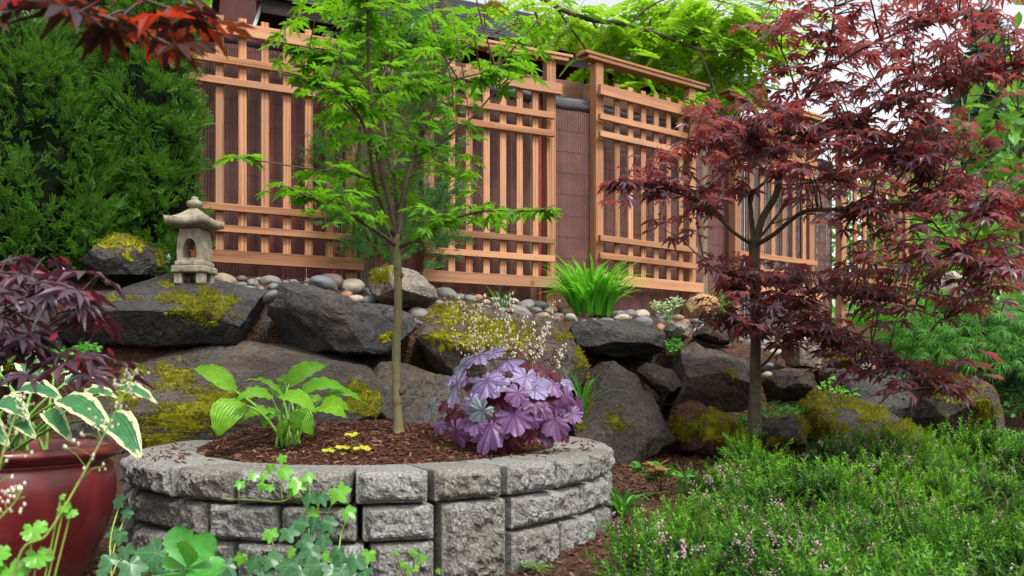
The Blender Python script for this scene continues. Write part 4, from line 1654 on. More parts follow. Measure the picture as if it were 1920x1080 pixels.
def hosta_leaf(root, off, crown, b, tip, w_, mat, nrm=(0, -.55, .83), arch=.22, n=16, label=None, pet=True):
    b, tip = np.asarray(b), np.asarray(tip)
    ax = tip - b
    L = np.linalg.norm(ax)
    nrm = np.asarray(nrm, float)
    side = np.cross(ax / L, nrm)
    side /= np.linalg.norm(side) + 1e-9
    up = np.cross(side, ax / L)
    t = np.linspace(0, 1, n)[:, None]
    c = b + ax * t + up * (np.sin(t * math.pi) * arch * L * .6 - t ** 3 * 0.02)
    V, Q, U = blade(c, side, ovate(n) * w_, 10, rng.uniform(.12, .3), .004)
    mb = MB()
    lo = link('leaf', mesh('leaf', V - off, Q, M[mat], True, U), root)
    if label:
        lo['label'] = label
    if pet:
        q = cr([crown, crown * .5 + b * .5 + np.array([0, 0, .03]), b + (c[1] - c[0]) * .5], 5)
        Vp, Tp = tube(q, np.linspace(.0055, .0032, len(q)), 6)
        link('petiole', mesh('petiole', Vp - off, Tp, M['petiole'], True), lo)
    return lo


# ---- green hosta in the bed
HYc = 3.17
hc = P(540, 838, HYc)
hc[2] = float(bed_z(np.array([hc[0]]), np.array([hc[1]]))[0]) - .003
hosta = thing('hosta_plant', 'bright lime-green hosta with ribbed leaves in the raised bed', 'plant', hc)
HL_ = [  # blade base px, dY ; tip px, dY ; half width px
    (440, 733, .02, 362, 684, .06, 20, (.2, -.75, .6)), (450, 752, -.06, 404, 812, -.14, 33, (-.1, -.9, .45)), (512, 748, -.08, 443, 742, -.15, 19, (0, -.6, .8)),
    (530, 742, .03, 457, 706, .07, 9, (0, -.3, .95)), (540, 722, .06, 611, 680, .10, 21, (0, -.8, .6)), (562, 738, .0, 648, 722, .0, 19, (0, -.65, .75)),
    (610, 742, .02, 682, 746, .03, 13, (0, -.5, .85)), (596, 764, -.05, 648, 776, -.10, 17, (.1, -.7, .7)), (528, 742, -.10, 592, 766, -.17, 19, (0, -.6, .8)),
    (556, 768, -.05, 584, 812, -.10, 20, (.15, -.9, .4)), (505, 772, .02, 455, 780, -.02, 15, (-.1, -.7, .7)), (535, 718, .1, 522, 703, .12, 12, (0, -.6, .8)),
    (568, 755, .08, 622, 752, .14, 15, (0, -.5, .85)), (520, 765, .05, 490, 800, .0, 14, (-.2, -.8, .5)), (600, 752, .1, 660, 766, .12, 14, (.2, -.6, .7)),
    (545, 755, .12, 500, 722, .2, 16, (0, -.5, .8)), (566, 770, -.1, 548, 806, -.14, 13, (0, -.9, .4)), (538, 790, -.04, 520, 818, -.08, 9, (0, -.9, .5))]
for k, (bx, by, bd, tx, ty, td, hw, nr) in enumerate(HL_):
    cr_ = hc + np.array([rng.normal(0, .022), rng.normal(0, .02), 0])
    hosta_leaf(hosta, hc, cr_, P(bx, by, HYc + bd), P(tx, ty, HYc + td), hw / F * HYc, 'hosta', nr)

# ---- variegated hosta in the pot
vc = pc + np.array([0.02, 0, .355])
vh = thing('hosta_plant', 'variegated hosta with cream-edged leaves in the red pot', 'plant', vc)
VL = [(112, 748, -.12, 212, 812, -.25, 22, (.1, -.6, .75)), (198, 778, -.15, 262, 852, -.28, 24, (.4, -.75, .4)), (205, 735, .05, 292, 745, .0, 15, (0, -.5, .85)),
      (30, 735, .0, 115, 742, -.05, 19, (0, -.55, .8)), (-10, 760, -.1, 50, 775, -.2, 20, (0, -.6, .8)), (20, 720, .1, -60, 745, .1, 20, (0, -.5, .85)),
      (70, 710, .15, 40, 660, .2, 20, (0, -.7, .7)), (100, 705, .18, 160, 680, .25, 18, (0, -.6, .8)), (120, 720, .1, 190, 700, .15, 16, (0, -.5, .8)),
      (60, 760, -.05, 20, 800, -.15, 15, (-.2, -.8, .5)), (90, 770, -.1, 130, 820, -.2, 15, (.2, -.8, .5)), (150, 745, .0, 215, 735, -.02, 15, (.1, -.5, .8)),
      (0, 700, .1, -50, 680, .1, 20, (0, -.6, .8)), (30, 780, -.1, 60, 815, -.2, 14, (0, -.8, .5)), (-30, 780, -.15, 10, 830, -.25, 18, (0, -.8, .5))]
for (bx, by, bd, tx, ty, td, hw, nr) in VL:
    Yv = 2.45
    hw *= 1.2
    hosta_leaf(vh, vc, vc + np.array([rng.normal(0, .06), rng.normal(0, .05), 0]), P(bx, by, Yv + bd), P(tx, ty, Yv + td), hw / F * Yv, 'hosta_var', nr)


# ---- palmate leaf prototypes
def lobed(nl, depth, rings=4, seg=9, heart=150, scal=.05, r0=.56, sharp=1.0, seed=0):
    r_ = np.random.default_rng(seed)
    n = nl * seg
    th = np.linspace(-rad(heart), rad(heart), n + 1)
    ph = (th + rad(heart)) / (2 * rad(heart)) * nl
    fr = np.abs(ph - np.floor(ph) - .5) * 2          # 0 mid lobe, 1 sinus
    rr_ = r0 * (1 + .42 * np.cos(th * .5) ** 2) * (1 - depth * fr ** (1.6 * sharp))
    rr_ *= 1 + scal * np.cos(ph * 2 * math.pi * 3) + r_.normal(0, .02, n + 1)
    V, U = [(0, 0, 0)], [(0, 0)]
    for k in range(1, rings + 1):
        f = k / rings
        for t, q in zip(th, rr_ * f):
            x, y = q * math.sin(t), q * math.cos(t)
            z = .075 * math.sin(t * 4 + seed * 1.7) * f * f + .035 * math.sin(t * 17 + seed) * f ** 4 - (.05, .3, .16, .42, .0)[seed % 5] * f ** 2 * r0 + .12 * (seed % 3 - 1) * x * abs(x) - .008 * math.cos((t + rad(heart)) / (2 * rad(heart)) * nl * 2 * math.pi) * f
            V.append((x, y, z))
            U.append((x, y))
    m = n + 1
    T = [(0, 1 + i + 1, 1 + i) for i in range(n)]
    for k in range(rings - 1):
        a, b = 1 + k * m, 1 + (k + 1) * m
        for i in range(n):
            T += [(a + i, a + i + 1, b + i + 1), (a + i, b + i + 1, b + i)]
    return np.array(V), np.array(T)[:, ::-1], np.array(U)


HP = [lobed(7, .26, 6, 14, 168, .03, .60, 1.9, seed=k) for k in range(5)]
HMESH = {}


def pleaf(root, off, kind, mat, M4, label=None, protos=HP, nm='leaf'):
    key = (id(protos), kind % len(protos), mat)
    if key not in HMESH:
        V, T, U = protos[kind % len(protos)]
        HMESH[key] = mesh(nm, V, T, M[mat], True, U)
    Mx = np.array(M4)
    Mx[:3, 3] -= off
    o = link(nm, HMESH[key], root, Mx)
    if label:
        o['label'] = label
    return o


# ---- purple coral bells
CYp = 3.22
cb = P(945, 838, CYp)
cb[2] = float(bed_z(np.array([cb[0]]), np.array([cb[1]]))[0])
coral = thing('coral_bells', 'purple and silver coral bells with frilled leaves on the wall edge', 'plant', cb)
CC = P(948, 800, CYp + .12)
CL = [(852, 735, 88, 'heuch'), (907, 727, 90, 'heuch'), (890, 672, 80, 'heuch'), (953, 678, 66, 'heuch'), (984, 713, 62, 'heuch'), (806, 770, 50, 'heuch_g'), (847, 785, 55, 'heuch_d'),
      (898, 775, 48, 'heuch_g'), (913, 812, 90, 'heuch_p'), (967, 790, 92, 'heuch_p'), (1042, 799, 72, 'heuch_p'), (1042, 728, 52, 'heuch_p'), (1019, 697, 55, 'heuch_d'),
      (1062, 750, 48, 'heuch_p'), (1078, 780, 42, 'heuch_p'), (1000, 760, 58, 'heuch_p'), (858, 818, 56, 'heuch_p'), (829, 838, 46, 'heuch_d'), (1016, 770, 52, 'heuch_p'),
      (864, 690, 50, 'heuch_g'), (930, 755, 60, 'heuch_d'), (880, 760, 55, 'heuch'), (1010, 735, 50, 'heuch'), (930, 695, 55, 'heuch_p'), (990, 690, 46, 'heuch_d'),
      (1030, 755, 50, 'heuch_d'), (970, 745, 50, 'heuch_p'), (880, 835, 44, 'heuch_d'), (960, 830, 45, 'heuch_d'), (1000, 815, 50, 'heuch_d'), (890, 800, 50, 'heuch_p'), (835, 760, 45, 'heuch_d'),
      (1066, 725, 40, 'heuch'), (1020, 720, 44, 'heuch'), (925, 665, 50, 'heuch'), (1050, 770, 45, 'heuch_p'), (990, 785, 44, 'heuch_d'), (940, 780, 46, 'heuch_d'), (870, 712, 52, 'heuch_p'), (1085, 760, 36, 'heuch_p'), (870, 800, 40, 'heuch_d'), (935, 720, 44, 'heuch'), (965, 765, 44, 'heuch_d'), (1005, 795, 48, 'heuch_p'), (895, 745, 40, 'heuch_d'), (945, 840, 40, 'heuch_d'),
      (1060, 815, 44, 'heuch_d'), (1030, 825, 40, 'heuch_p'), (820, 800, 36, 'heuch_p'), (975, 660, 40, 'heuch_d'), (1045, 705, 40, 'heuch_d'), (845, 710, 40, 'heuch')]
for k, (px, py, dia, mt) in enumerate(CL):
    rx, ry = (px - 948) / 145, (py - 780) / 125
    rho = min(1, math.hypot(rx, ry))
    dy = math.sqrt(1 - rho ** 2 * .9)
    Y = CYp + .16 - .36 * dy + (py < 720) * .14 + (.05 if 'd' in mt[-1] else 0)
    p = P(px, py, Y)
    nr = (p - CC) * [1.0, .8, .9] + np.array([0, -.16, .16])
    nr = nr / np.linalg.norm(nr) + rng.normal(0, .22, 3)
    dr = np.array([rx * 1.0 + rng.normal(0, .3), -.55, -.75 + .5 * (py < 700)])
    sz = dia / F * Y * .64
    ds = dr - nr * (dr @ nr) / (nr @ nr)
    ds /= np.linalg.norm(ds)
    base = p - ds * sz * .28
    Mx = frames(base, ds, nr, sz * rng.uniform(.82, 1.15))[0]
    Mx[:3, 0] *= rng.uniform(.82, 1.1)
    lo = pleaf(coral, cb, k, mt, Mx)
    q = cr([cb + np.array([rng.normal(0, .03), rng.normal(0, .03), 0]), (cb + base) / 2 + np.array([0, .03, .05]), base], 4)
    Vp, Tp = tube(q, .0022, 5)
    link('petiole', mesh('petiole', Vp - cb, Tp, M['stem_red']), coral)

BV, BT3 = ico(1)
BV = BV * [.62, .62, 1]


def bells_stalk(root, off, pts, mat, nb, r0, size, start=.4, spread=.03, nm='flower_stalk', droop=0.4):
    c = cr(pts, 8)
    V, T = tube(c, np.linspace(r0, r0 * .45, len(c)), 5)
    mb = MB().add(V, T)
    fb = MB()
    for k in range(nb):
        t = start + (1 - start) * (k + rng.random()) / nb
        i = min(len(c) - 2, int(t * (len(c) - 1)))
        p0 = c[i]
        d = rng.normal(size=3) * [1, 1, .3]
        d /= np.linalg.norm(d)
        ln = spread * (1.25 - t) * rng.uniform(.5, 1.3)
        p1 = p0 + d * ln + np.array([0, 0, ln * .5])
        mb.add(*tube(np.array([p0, (p0 + p1) / 2 + [0, 0, ln * .15], p1]), r0 * .3, 3, False))
        for _ in range(rng.integers(1, 4)):
            q = p1 + rng.normal(0, size * .9, 3)
            fb.add(BV * size * rng.uniform(.6, 1.1) + q, BT3)
    st = link(nm, mb.mesh(nm, M[mat], True, off), root)
    o = link('blossoms', fb.mesh('blossoms', M['bell'], True, off), st)
    o['kind'] = 'stuff'
    return st


for (bx, by, tx, ty) in ((868, 745, 839, 545), (890, 720, 862, 542), (905, 730, 893, 552), (912, 735, 906, 546), (920, 730, 933, 552), (925, 735, 957, 545), (930, 740, 966, 540),
                         (975, 720, 1046, 562), (985, 725, 1000, 600), (1000, 735, 1018, 610), (1020, 740, 1060, 645), (990, 715, 1032, 612), (880, 730, 880, 575), (950, 725, 985, 590), (960, 720, 945, 580)):
    Yb, Yt = CYp + .18, CYp + rng.uniform(.1, .3)
    a, b = P(bx, by, Yb), P(tx, ty, Yt)
    q = [np.array([a[0] * .5 + cb[0] * .5, cb[1] + .06, cb[2] + .02]), a, (a + b) / 2 + rng.normal(0, .006, 3), b]
    bells_stalk(coral, cb, q, 'stem_red', 20, .0017, .0052, .58, .030)

# ---- tiny lime coral bells seedlings
for k, (px, py, lb) in enumerate(((660, 838, 'tiny yellow coral bells seedling left of the maple trunk'), (628, 842, 'smaller yellow seedling beside the hosta'))):
    c = P(px, py + 14, 3.02)
    c[2] = float(bed_z(np.array([c[0]]), np.array([c[1]]))[0])
    t = thing('seedling', lb, 'plant', c, 'lime seedlings in the bed')
    for (dx, dy, dd) in (((0, -25, 24), (-14, -2, 20), (16, 0, 24), (26, 2, 18)) if k == 0 else ((-10, 0, 22), (10, -6, 20), (14, 6, 15))):
        p = P(px + dx, py + dy, 3.0)
        pleaf(t, c, dx % 4, 'heuch_y', frames(p, (dx * .02, -.5, -.1), (dx * .01, -.45, .9), dd / F * 3.0 * .8)[0])
        Vp, Tp = tube(cr([c, (c + p) / 2 + [0, 0, .01], p], 3), .0012, 4)
        link('petiole', mesh('petiole', Vp - c, Tp, M['stem_green']), t)


# ---- ivy on the wall front
def wall_y(px):
    k = (px - HX) / F
    a = (k / EA) ** 2 + 1 / EB ** 2
    b = -2 * (k * EC[0] / EA ** 2 + EC[1] / EB ** 2)
    c = (EC[0] / EA) ** 2 + (EC[1] / EB) ** 2 - 1
    dd = b * b - 4 * a * c
    if dd < 0:
        return 2.6
    return (-b - math.sqrt(dd)) / (2 * a)


def starleaf(ol, rings=3, seed=0, droop=.15):
    ol = [(-a, r) for a, r in ol[::-1] if a > 0] + ol
    r_ = np.random.default_rng(seed)
    th = np.radians([a for a, _ in ol]) + r_.normal(0, .03, len(ol))
    rr_ = np.array([r for _, r in ol]) * (1 + r_.normal(0, .05, len(ol)))
    V, U = [(0, 0, 0)], [(0, 0)]
    for k in range(1, rings + 1):
        f = k / rings
        for t, q in zip(th, rr_ * f):
            x, y = q * math.sin(t), q * math.cos(t)
            V.append((x, y, -droop * (q ** 2) + .05 * math.sin(3 * t + seed) * f))
            U.append((x, y))
    m = len(th)
    T = [(0, 2 + i, 1 + i) for i in range(m - 1)]
    for k in range(rings - 1):
        a, b = 1 + k * m, 1 + (k + 1) * m
        for i in range(m - 1):
            T += [(a + i, a + i + 1, b + i + 1), (a + i, b + i + 1, b + i)]
    return np.array(V), np.array(T)[:, ::-1], np.array(U)


IP = [starleaf([(0, 1), (12, .8), (26, .56), (42, .74), (56, .84), (68, .68), (86, .48), (108, .56), (125, .5), (150, .34), (168, .2)], 3, k) for k in range(3)]
IVY = [(528, 862, 20, 1), (534, 888, 30, 1), (506, 880, 20, 1), (449, 910, 20, 1), (475, 894, 20, 1), (494, 895, 17, 1), (489, 912, 18, 1), (506, 916, 17, 1), (557, 912, 34, 1), (580, 897, 22, 1),
       (550, 924, 22, 1), (578, 938, 30, 0), (605, 938, 27, 0), (637, 927, 42, 1), (585, 963, 24, 1), (559, 987, 34, 0), (587, 985, 31, 0), (618, 987, 32, 0), (656, 963, 28, 1), (542, 1003, 36, 0),
       (506, 1005, 30, 1), (577, 1020, 36, 0), (605, 1017, 33, 0), (580, 1041, 40, 0), (512, 1053, 40, 0), (473, 1060, 40, 0), (431, 1069, 38, 0), (534, 1069, 40, 0), (589, 1069, 40, 0),
       (631, 1040, 30, 0), (612, 1046, 24, 1), (636, 1060, 33, 0), (664, 1060, 40, 0), (689, 1046, 30, 1), (545, 1037, 22, 1), (678, 1074, 34, 0), (555, 1056, 30, 0), (495, 1075, 36, 0), (618, 1076, 34, 0),
       (450, 1050, 26, 1), (645, 1078, 36, 0), (560, 1080, 36, 0), (415, 1080, 34, 0)]
ic = np.array([(570 - HX) / F * 2.35, 2.33, 0.0])
ic[2] = gz(ic[0], ic[1])
ivy = thing('ivy_plant', 'green ivy climbing the front of the curved block wall', 'plant', ic)


def ivy_leaves(root, off, lst, Yf, cup=0):
    for k, (px, py, dia, new) in enumerate(lst):
        Y = Yf(px, py)
        p = P(px, py, Y)
        nr = np.array([rng.normal(0, .25), -1, .55 + rng.normal(0, .2)])
        d = np.array([rng.normal(0, .5), -.3, -.8])
        sz = dia / F * Y * .84
        d = d - nr * (d @ nr) / (nr @ nr)
        d /= np.linalg.norm(d)
        pleaf(root, off, k, 'ivy_new' if new else 'ivy', frames(p - d * sz * .35, d, nr, sz)[0], None, IP)


ivy_leaves(ivy, ic, IVY, lambda x, y: wall_y(x) - .045 - max(0, (y - 980)) * .0012 - rng.uniform(0, .03))
for vine in ([(575, 1085), (580, 1030), (578, 985), (572, 950), (558, 925), (530, 940), (480, 938), (415, 935)], [(558, 925), (552, 905), (557, 895)], [(530, 940), (527, 915), (531, 890), (528, 862)],
             [(480, 938), (489, 912), (494, 895)], [(450, 937), (449, 910), (475, 894)], [(600, 985), (615, 960), (625, 940), (637, 927)], [(578, 985), (590, 970), (600, 940), (605, 930)],
             [(545, 1085), (520, 1040), (506, 1005)], [(630, 1085), (640, 1000), (656, 963)], [(575, 960), (580, 920), (580, 897)]):
    pts = np.array([P(x, y, wall_y(x) - .028 - max(0, y - 980) * .001) for x, y in vine])
    c = cr(pts, 5)
    V, T = tube(c, .0022, 5)
    link('vine', mesh('vine', V - ic, T, M['stem_green'], True), ivy)
i2 = np.array([-1.0, 2.15, gz(-1.0, 2.15)])
ivy2 = thing('ivy_plant', 'small ivy patch on the ground between the red pot and the wall', 'plant', i2)
ivy_leaves(ivy2, i2, [(213, 1003, 34, 0), (234, 1038, 36, 0), (204, 1056, 34, 0), (278, 1052, 72, 0), (250, 1070, 50, 0), (224, 941, 28, 0), (224, 1010, 28, 0), (190, 1075, 30, 0), (300, 1080, 44, 0), (236, 965, 22, 0)],
           lambda x, y: 2.25 - max(0, y - 1000) * .003)
for (x, y) in ((213, 1003), (234, 1038), (204, 1056), (278, 1052), (224, 945), (236, 965)):
    p = P(x, y, 2.27)
    V, T = tube(cr([i2 + [rng.normal(0, .05), rng.normal(0, .04), -.01], (i2 + p) / 2 + [0, 0, .03], p], 4), .002, 5)
    link('vine', mesh('vine', V - i2, T, M['stem_green'], True), ivy2)
i3 = np.array([(770 - HX) / F * 2.3, 2.3, 0.0])
i3[2] = gz(i3[0], i3[1])
ivy3 = thing('ivy_seedling', 'tiny ivy sprig in front of the wall under the square block', 'plant', i3)
ivy_leaves(ivy3, i3, [(755, 1062, 18, 1), (790, 1048, 22, 1), (775, 1038, 16, 1), (765, 1072, 16, 1), (778, 1066, 15, 1), (742, 1040, 12, 1), (822, 1072, 12, 1)], lambda x, y: 2.3)
for (x, y) in ((755, 1062), (790, 1048), (775, 1038), (765, 1072), (742, 1040), (822, 1072)):
    V, T = tube(cr([i3, (i3 + P(x, y, 2.3)) / 2 + [.005, 0, 0], P(x, y, 2.3)], 4), .0014, 4)
    link('vine', mesh('vine', V - i3, T, M['stem_red'], True), ivy3)

# ---- sedum in the foreground
sc_ = np.array([(352 - HX) / F * 1.75, 1.75, gz(-.62, 1.75)])
sed = thing('sedum_plant', 'fleshy green sedum rosette in front of the wall', 'plant', sc_)
scr = P(352, 1066, 1.76)


def toothed(n, teeth=5):
    t = np.linspace(0, 1, n)
    w_ = np.sin(math.pi * np.clip(t, 0, .995) ** 1.7) ** .6
    w_ = np.maximum(w_, .13)
    w_ = w_ * (1 + .10 * ((np.arange(n) % 3) - 1) * (t > .35))
    w_[-1] = .12
    return w_


for (tx, ty, dY, hw, nr) in ((327, 988, .03, 30, (-.1, -.8, .6)), (398, 1000, .02, 26, (.3, -.8, .5)), (412, 1078, -.10, 30, (.1, -.5, .8)), (292, 1082, -.08, 28, (-.3, -.5, .8)), (370, 1095, -.16, 30, (0, -.6, .8)),
                             (350, 1015, -.05, 24, (0, -.9, .4)), (310, 1040, .05, 22, (-.3, -.6, .7)), (385, 1045, .07, 22, (.3, -.6, .7)), (420, 1050, .05, 20, (.3, -.5, .8))):
    tip = P(tx, ty, 1.76 + dY)
    b = scr
    ax = tip - b
    L = np.linalg.norm(ax)
    nr = np.array(nr)
    sd = np.cross(ax / L, nr)
    sd /= np.linalg.norm(sd)
    up = np.cross(sd, ax / L)
    t = np.linspace(0, 1, 19)[:, None]
    c = b + ax * t - up * (np.sin(t * math.pi) * .10 * L)
    V, Q, U = blade(c, sd, toothed(19) * hw / F * 1.76, 8, .22)
    link('leaf', mesh('leaf', V - sc_, Q, M['sedum'], True, U), sed)
V, T = tube(cr([sc_, (sc_ + scr) / 2, scr], 3), .006, 7)
link('stem', mesh('stem', V - sc_, T, M['stem_green'], True), sed)

# ---- coral bells flowering in the left foreground
fg = np.array([-.72, 1.22, gz(-.72, 1.22)])
fgp = thing('coral_bells', 'lime coral bells with white flower sprays at the lower left edge', 'plant', fg)
for pts, nb in (([(28, 1075, 1.20), (90, 1000, 1.20), (150, 900, 1.22), (195, 815, 1.24), (232, 740, 1.26), (258, 690, 1.28)], 26),
                ([(-30, 1080, 1.22), (-20, 960, 1.22), (0, 870, 1.22), (25, 790, 1.24), (45, 745, 1.25)], 16),
                ([(-60, 1100, 1.15), (-40, 1050, 1.12), (-10, 985, 1.10), (25, 945, 1.10), (40, 920, 1.1)], 18)):
    w_ = [fg + [.02, 0, .01]] + [P(*p) for p in pts]
    bells_stalk(fgp, fg, w_, 'stem_green', nb, .0022, .0032, .5, .045)
for (px, py, dia) in ((62, 990, 46), (70, 1040, 50), (18, 1068, 62), (-10, 1040, 50), (120, 950, 26), (133, 960, 22), (115, 930, 14)):
    Y = 1.21
    p = P(px, py, Y)
    lf = pleaf(fgp, fg, int(px) % 4, 'ivy_new', frames(p, (.5, -.5, -.5), (rng.normal(0, .2), -.7, .7), dia / F * Y * .74)[0])
    Vp, Tp = tube(cr([fg, (fg + p) / 2 + [.01, 0, .02], p], 4), .0014, 4)
    link('petiole', mesh('petiole', Vp - fg, Tp, M['stem_green']), fgp)


# ---- grasses
def grass(name, label, base, n, h, spread, wd, mat, lean=(0, 0, 0), droop=.6, seed=0, rad_=.05, joined=True):
    r_ = np.random.default_rng(seed)
    base = np.asarray(base, float)
    t = thing(name, label, 'grass', base)
    mb = MB()
    for k in range(n):
        a = r_.uniform(0, 2 * math.pi)
        b = np.array([math.cos(a), math.sin(a), 0]) * r_.uniform(0, rad_)
        d = np.array([math.cos(a + r_.normal(0, .5)), math.sin(a + r_.normal(0, .5)), 0]) * spread * r_.uniform(.2, 1.1) + np.array(lean)
        hh = h * r_.uniform(.6, 1.12)
        tt = np.linspace(0, 1, 7)[:, None]
        c = b + d * tt ** 1.6 + np.array([0, 0, hh]) * (tt - droop * tt ** 3 * .5 * r_.uniform(.4, 1.3))
        sd = np.cross(d + 1e-4, [0, 0, 1]) + r_.normal(0, .3, 3) * .1
        wv = wd * np.sin(np.linspace(.35, 1, 7) * math.pi) ** .6
        wv[-1] = wd * .03
        V, Q, U = blade(c, sd / np.linalg.norm(sd), wv, 2, 0, 0, .35)
        if joined:
            mb.add(V, Q, U)
        else:
            link('blade', mesh('blade', V, Q, M[mat], True, U), t)
    if joined:
        o = link('blades', mb.mesh('blades', M[mat], True), t)
        o['kind'] = 'stuff'
    return t


def on_ground(px, Y, dz=0):
    x = (px - HX) / F * Y
    return np.array([x, Y, gz(x, Y) + dz])


grass('ornamental_grass', 'bright green ornamental grass clump against the reed screen', on_ground(1108, 6.35), 300, .50, .34, .0105, 'grass', (0, 0, 0), 1.0, 1, .15)
grass('ornamental_grass', 'small grass tuft behind the tan boulder', on_ground(1343, 7.2), 60, .36, .12, .008, 'grass', (0, 0, 0), .4, 2, .07)
grass('strap_plant', 'strappy dark green plant at the right foot of the block wall', on_ground(1168, 3.35), 20, .17, .17, .0085, 'liriope', (.0, -.02, 0), 1.0, 3, .03, False)
grass('strap_plant', 'few grassy blades growing behind the raised bed wall', P(1092, 778, 4.15), 12, .26, .17, .006, 'liriope', (.03, -.03, 0), .7, 4, .02, False)
grass('ornamental_grass', 'thin dry grass tuft between the boulders below the second trellis', on_ground(940, 6.0), 18, .16, .12, .004, 'liriope', (0, 0, 0), .6, 5, .05)
grass('ornamental_grass', 'thin grass sprouting left of the tan boulder', on_ground(1250, 6.7), 14, .22, .1, .003, 'liriope', (0, 0, 0), .4, 6, .04)
for k, (px, Y, h) in enumerate(((1615, 10.6, .5), (1650, 10.2, .62), (1672, 10.8, .7), (1725, 10.0, .6), (1560, 11, .5))):
    grass('tall_grass', ['wispy tall grass beneath the end trellis', 'tall grass left of the end fence post', 'tallest grass tuft beside the end fence post', 'tall grass right of the end fence post', 'tall grass behind the purple maple'][k], on_ground(px, Y), 130, h, .25, .006, 'grass', (0, 0, 0), .5, 10 + k, .3)


# ---- little leafy plants
LEAFV = np.array([[0, 0, 0], [.22, .3, .05], [.24, .6, .03], [0, 1, -.08], [-.24, .6, .03], [-.22, .3, .05], [0, .5, -.02]])
LEAFT = np.array([(0, 1, 6), (1, 2, 6), (2, 3, 6), (3, 4, 6), (4, 5, 6), (5, 0, 6)])
LEAFU = LEAFV[:, :2]
LEAFP = (LEAFV, LEAFT, LEAFU)


def creeper(name, label, blobs, n, size, mat, cat='plant', zt=.03):
    mb = MB()
    allp = []
    for (px, py, rx, ry, Y, dY) in blobs:
        k = n // len(blobs)
        r_ = np.sqrt(rng.uniform(0, 1, k))
        a = rng.uniform(0, 2 * math.pi, k)
        X = px + rx * r_ * np.cos(a)
        Yp = py + ry * r_ * np.sin(a)
        YY_ = Y + dY * (-r_ * np.sin(a)) + rng.normal(0, .02, k)
        allp.append(np.stack([(X - HX) / F * YY_, YY_, CH + (HY - Yp) / F * YY_], 1))
    p = np.concatenate(allp)
    m = len(p)
    mb.inst(LEAFP, frames(p, rng.normal(size=(m, 3)) * [1, 1, .4] + [0, -.3, 0], rng.normal(size=(m, 3)) * .45 + [0, -.45, 1], size * rng.uniform(.6, 1.3, m)))
    stp = p[rng.choice(m, min(m, 40), replace=False)]
    base = np.array([p[:, 0].mean(), p[:, 1].mean(), p[:, 2].min() - .02])
    t = thing(name, label, cat, base)
    o = link('leaves', mb.mesh('leaves', M[mat], True, base), t)
    o['kind'] = 'stuff'
    sm = MB()
    for q in stp:
        sm.add(*tube(np.array([[q[0] * .7 + base[0] * .3, q[1] + .03, base[2]], q]), .0012, 3, False))
    o = link('stems', sm.mesh('stems', M['stem_green'], False, base), t)
    o['kind'] = 'stuff'
    return t


creeper('creeping_plant', 'small creeping plant tucked between the boulders left of the grooved boulder', [(1262, 646, 16, 13, 5.05, .05)], 130, .022, 'ground_leaf')
creeper('creeping_plant', 'leafy ground cover at the foot of the purple maple trunk', [(1450, 768, 34, 16, 4.75, .12), (1490, 765, 30, 10, 4.75, .1), (1400, 790, 20, 14, 4.5, .05)], 420, .024, 'ground_leaf')
creeper('creeping_plant', 'dark leafy vine under the low purple branch', [(1560, 725, 24, 16, 5.0, .1), (1590, 735, 26, 10, 5.0, .1), (1660, 740, 40, 20, 5.1, .1)], 200, .032, 'ivy_new')
creeper('creeping_plant', 'low green ground cover behind the potted hosta', [(110, 665, 50, 12, 4.1, .1), (60, 680, 50, 14, 4.0, .1), (160, 652, 26, 8, 4.2, .05)], 520, .026, 'ground_leaf')
creeper('variegated_plant', 'small white-variegated plant left of the tan boulder', [(1245, 578, 22, 9, 6.3, .05), (1270, 566, 16, 10, 6.35, .05), (1232, 572, 12, 8, 6.3, .05)], 150, .034, 'varieg')
creeper('seedling_patch', 'green sprouts and moss at the right foot of the block wall', [(1085, 1005, 26, 8, 3.0, .05), (1000, 1058, 30, 5, 2.65, .03), (1110, 985, 14, 8, 3.1, .05)], 130, .012, 'ground_leaf')
creeper('leafy_shrub', 'dark leafy shrub at the right edge below the laceleaf maple', [(1880, 740, 50, 40, 5.3, .2), (1900, 690, 40, 40, 5.5, .2)], 700, .04, 'fern')
# nandina
nb_ = on_ground(1240, 3.55)
nan = thing('nandina_sapling', 'young yellow-green nandina with coppery tips beside the heather', 'plant', nb_)
for k in range(9):
    d = np.array([rng.normal(0, .45), rng.normal(-.1, .35), 1.0])
    c = cr([nb_, nb_ + d * [.04, .04, .05], nb_ + d * [.12, .12, .10 + .05 * rng.random()]], 4)
    V, T = tube(c, .0016, 4)
    s_o = link('stem', mesh('stem', V - nb_, T, M['stem_red']), nan)
    for j in range(9):
        q = c[-1] + (c[-2] - c[-1]) * rng.uniform(0, 1.8) - nb_
        ld = rng.normal(size=3) * [1, 1, .35] + d * [.8, .8, .05]
        Mx = frames(q, ld, rng.normal(0, .3, 3) + [0, -.4, 1], rng.uniform(.035, .06))[0]
        key = ('nan', k % 3)
        if key not in HMESH:
            HMESH[key] = mesh('leaf', *LEAFP[:2], M[['copper', 'ground_leaf', 'lace'][k % 3]], True, LEAFU)
        link('leaf', HMESH[key], nan, Mx)


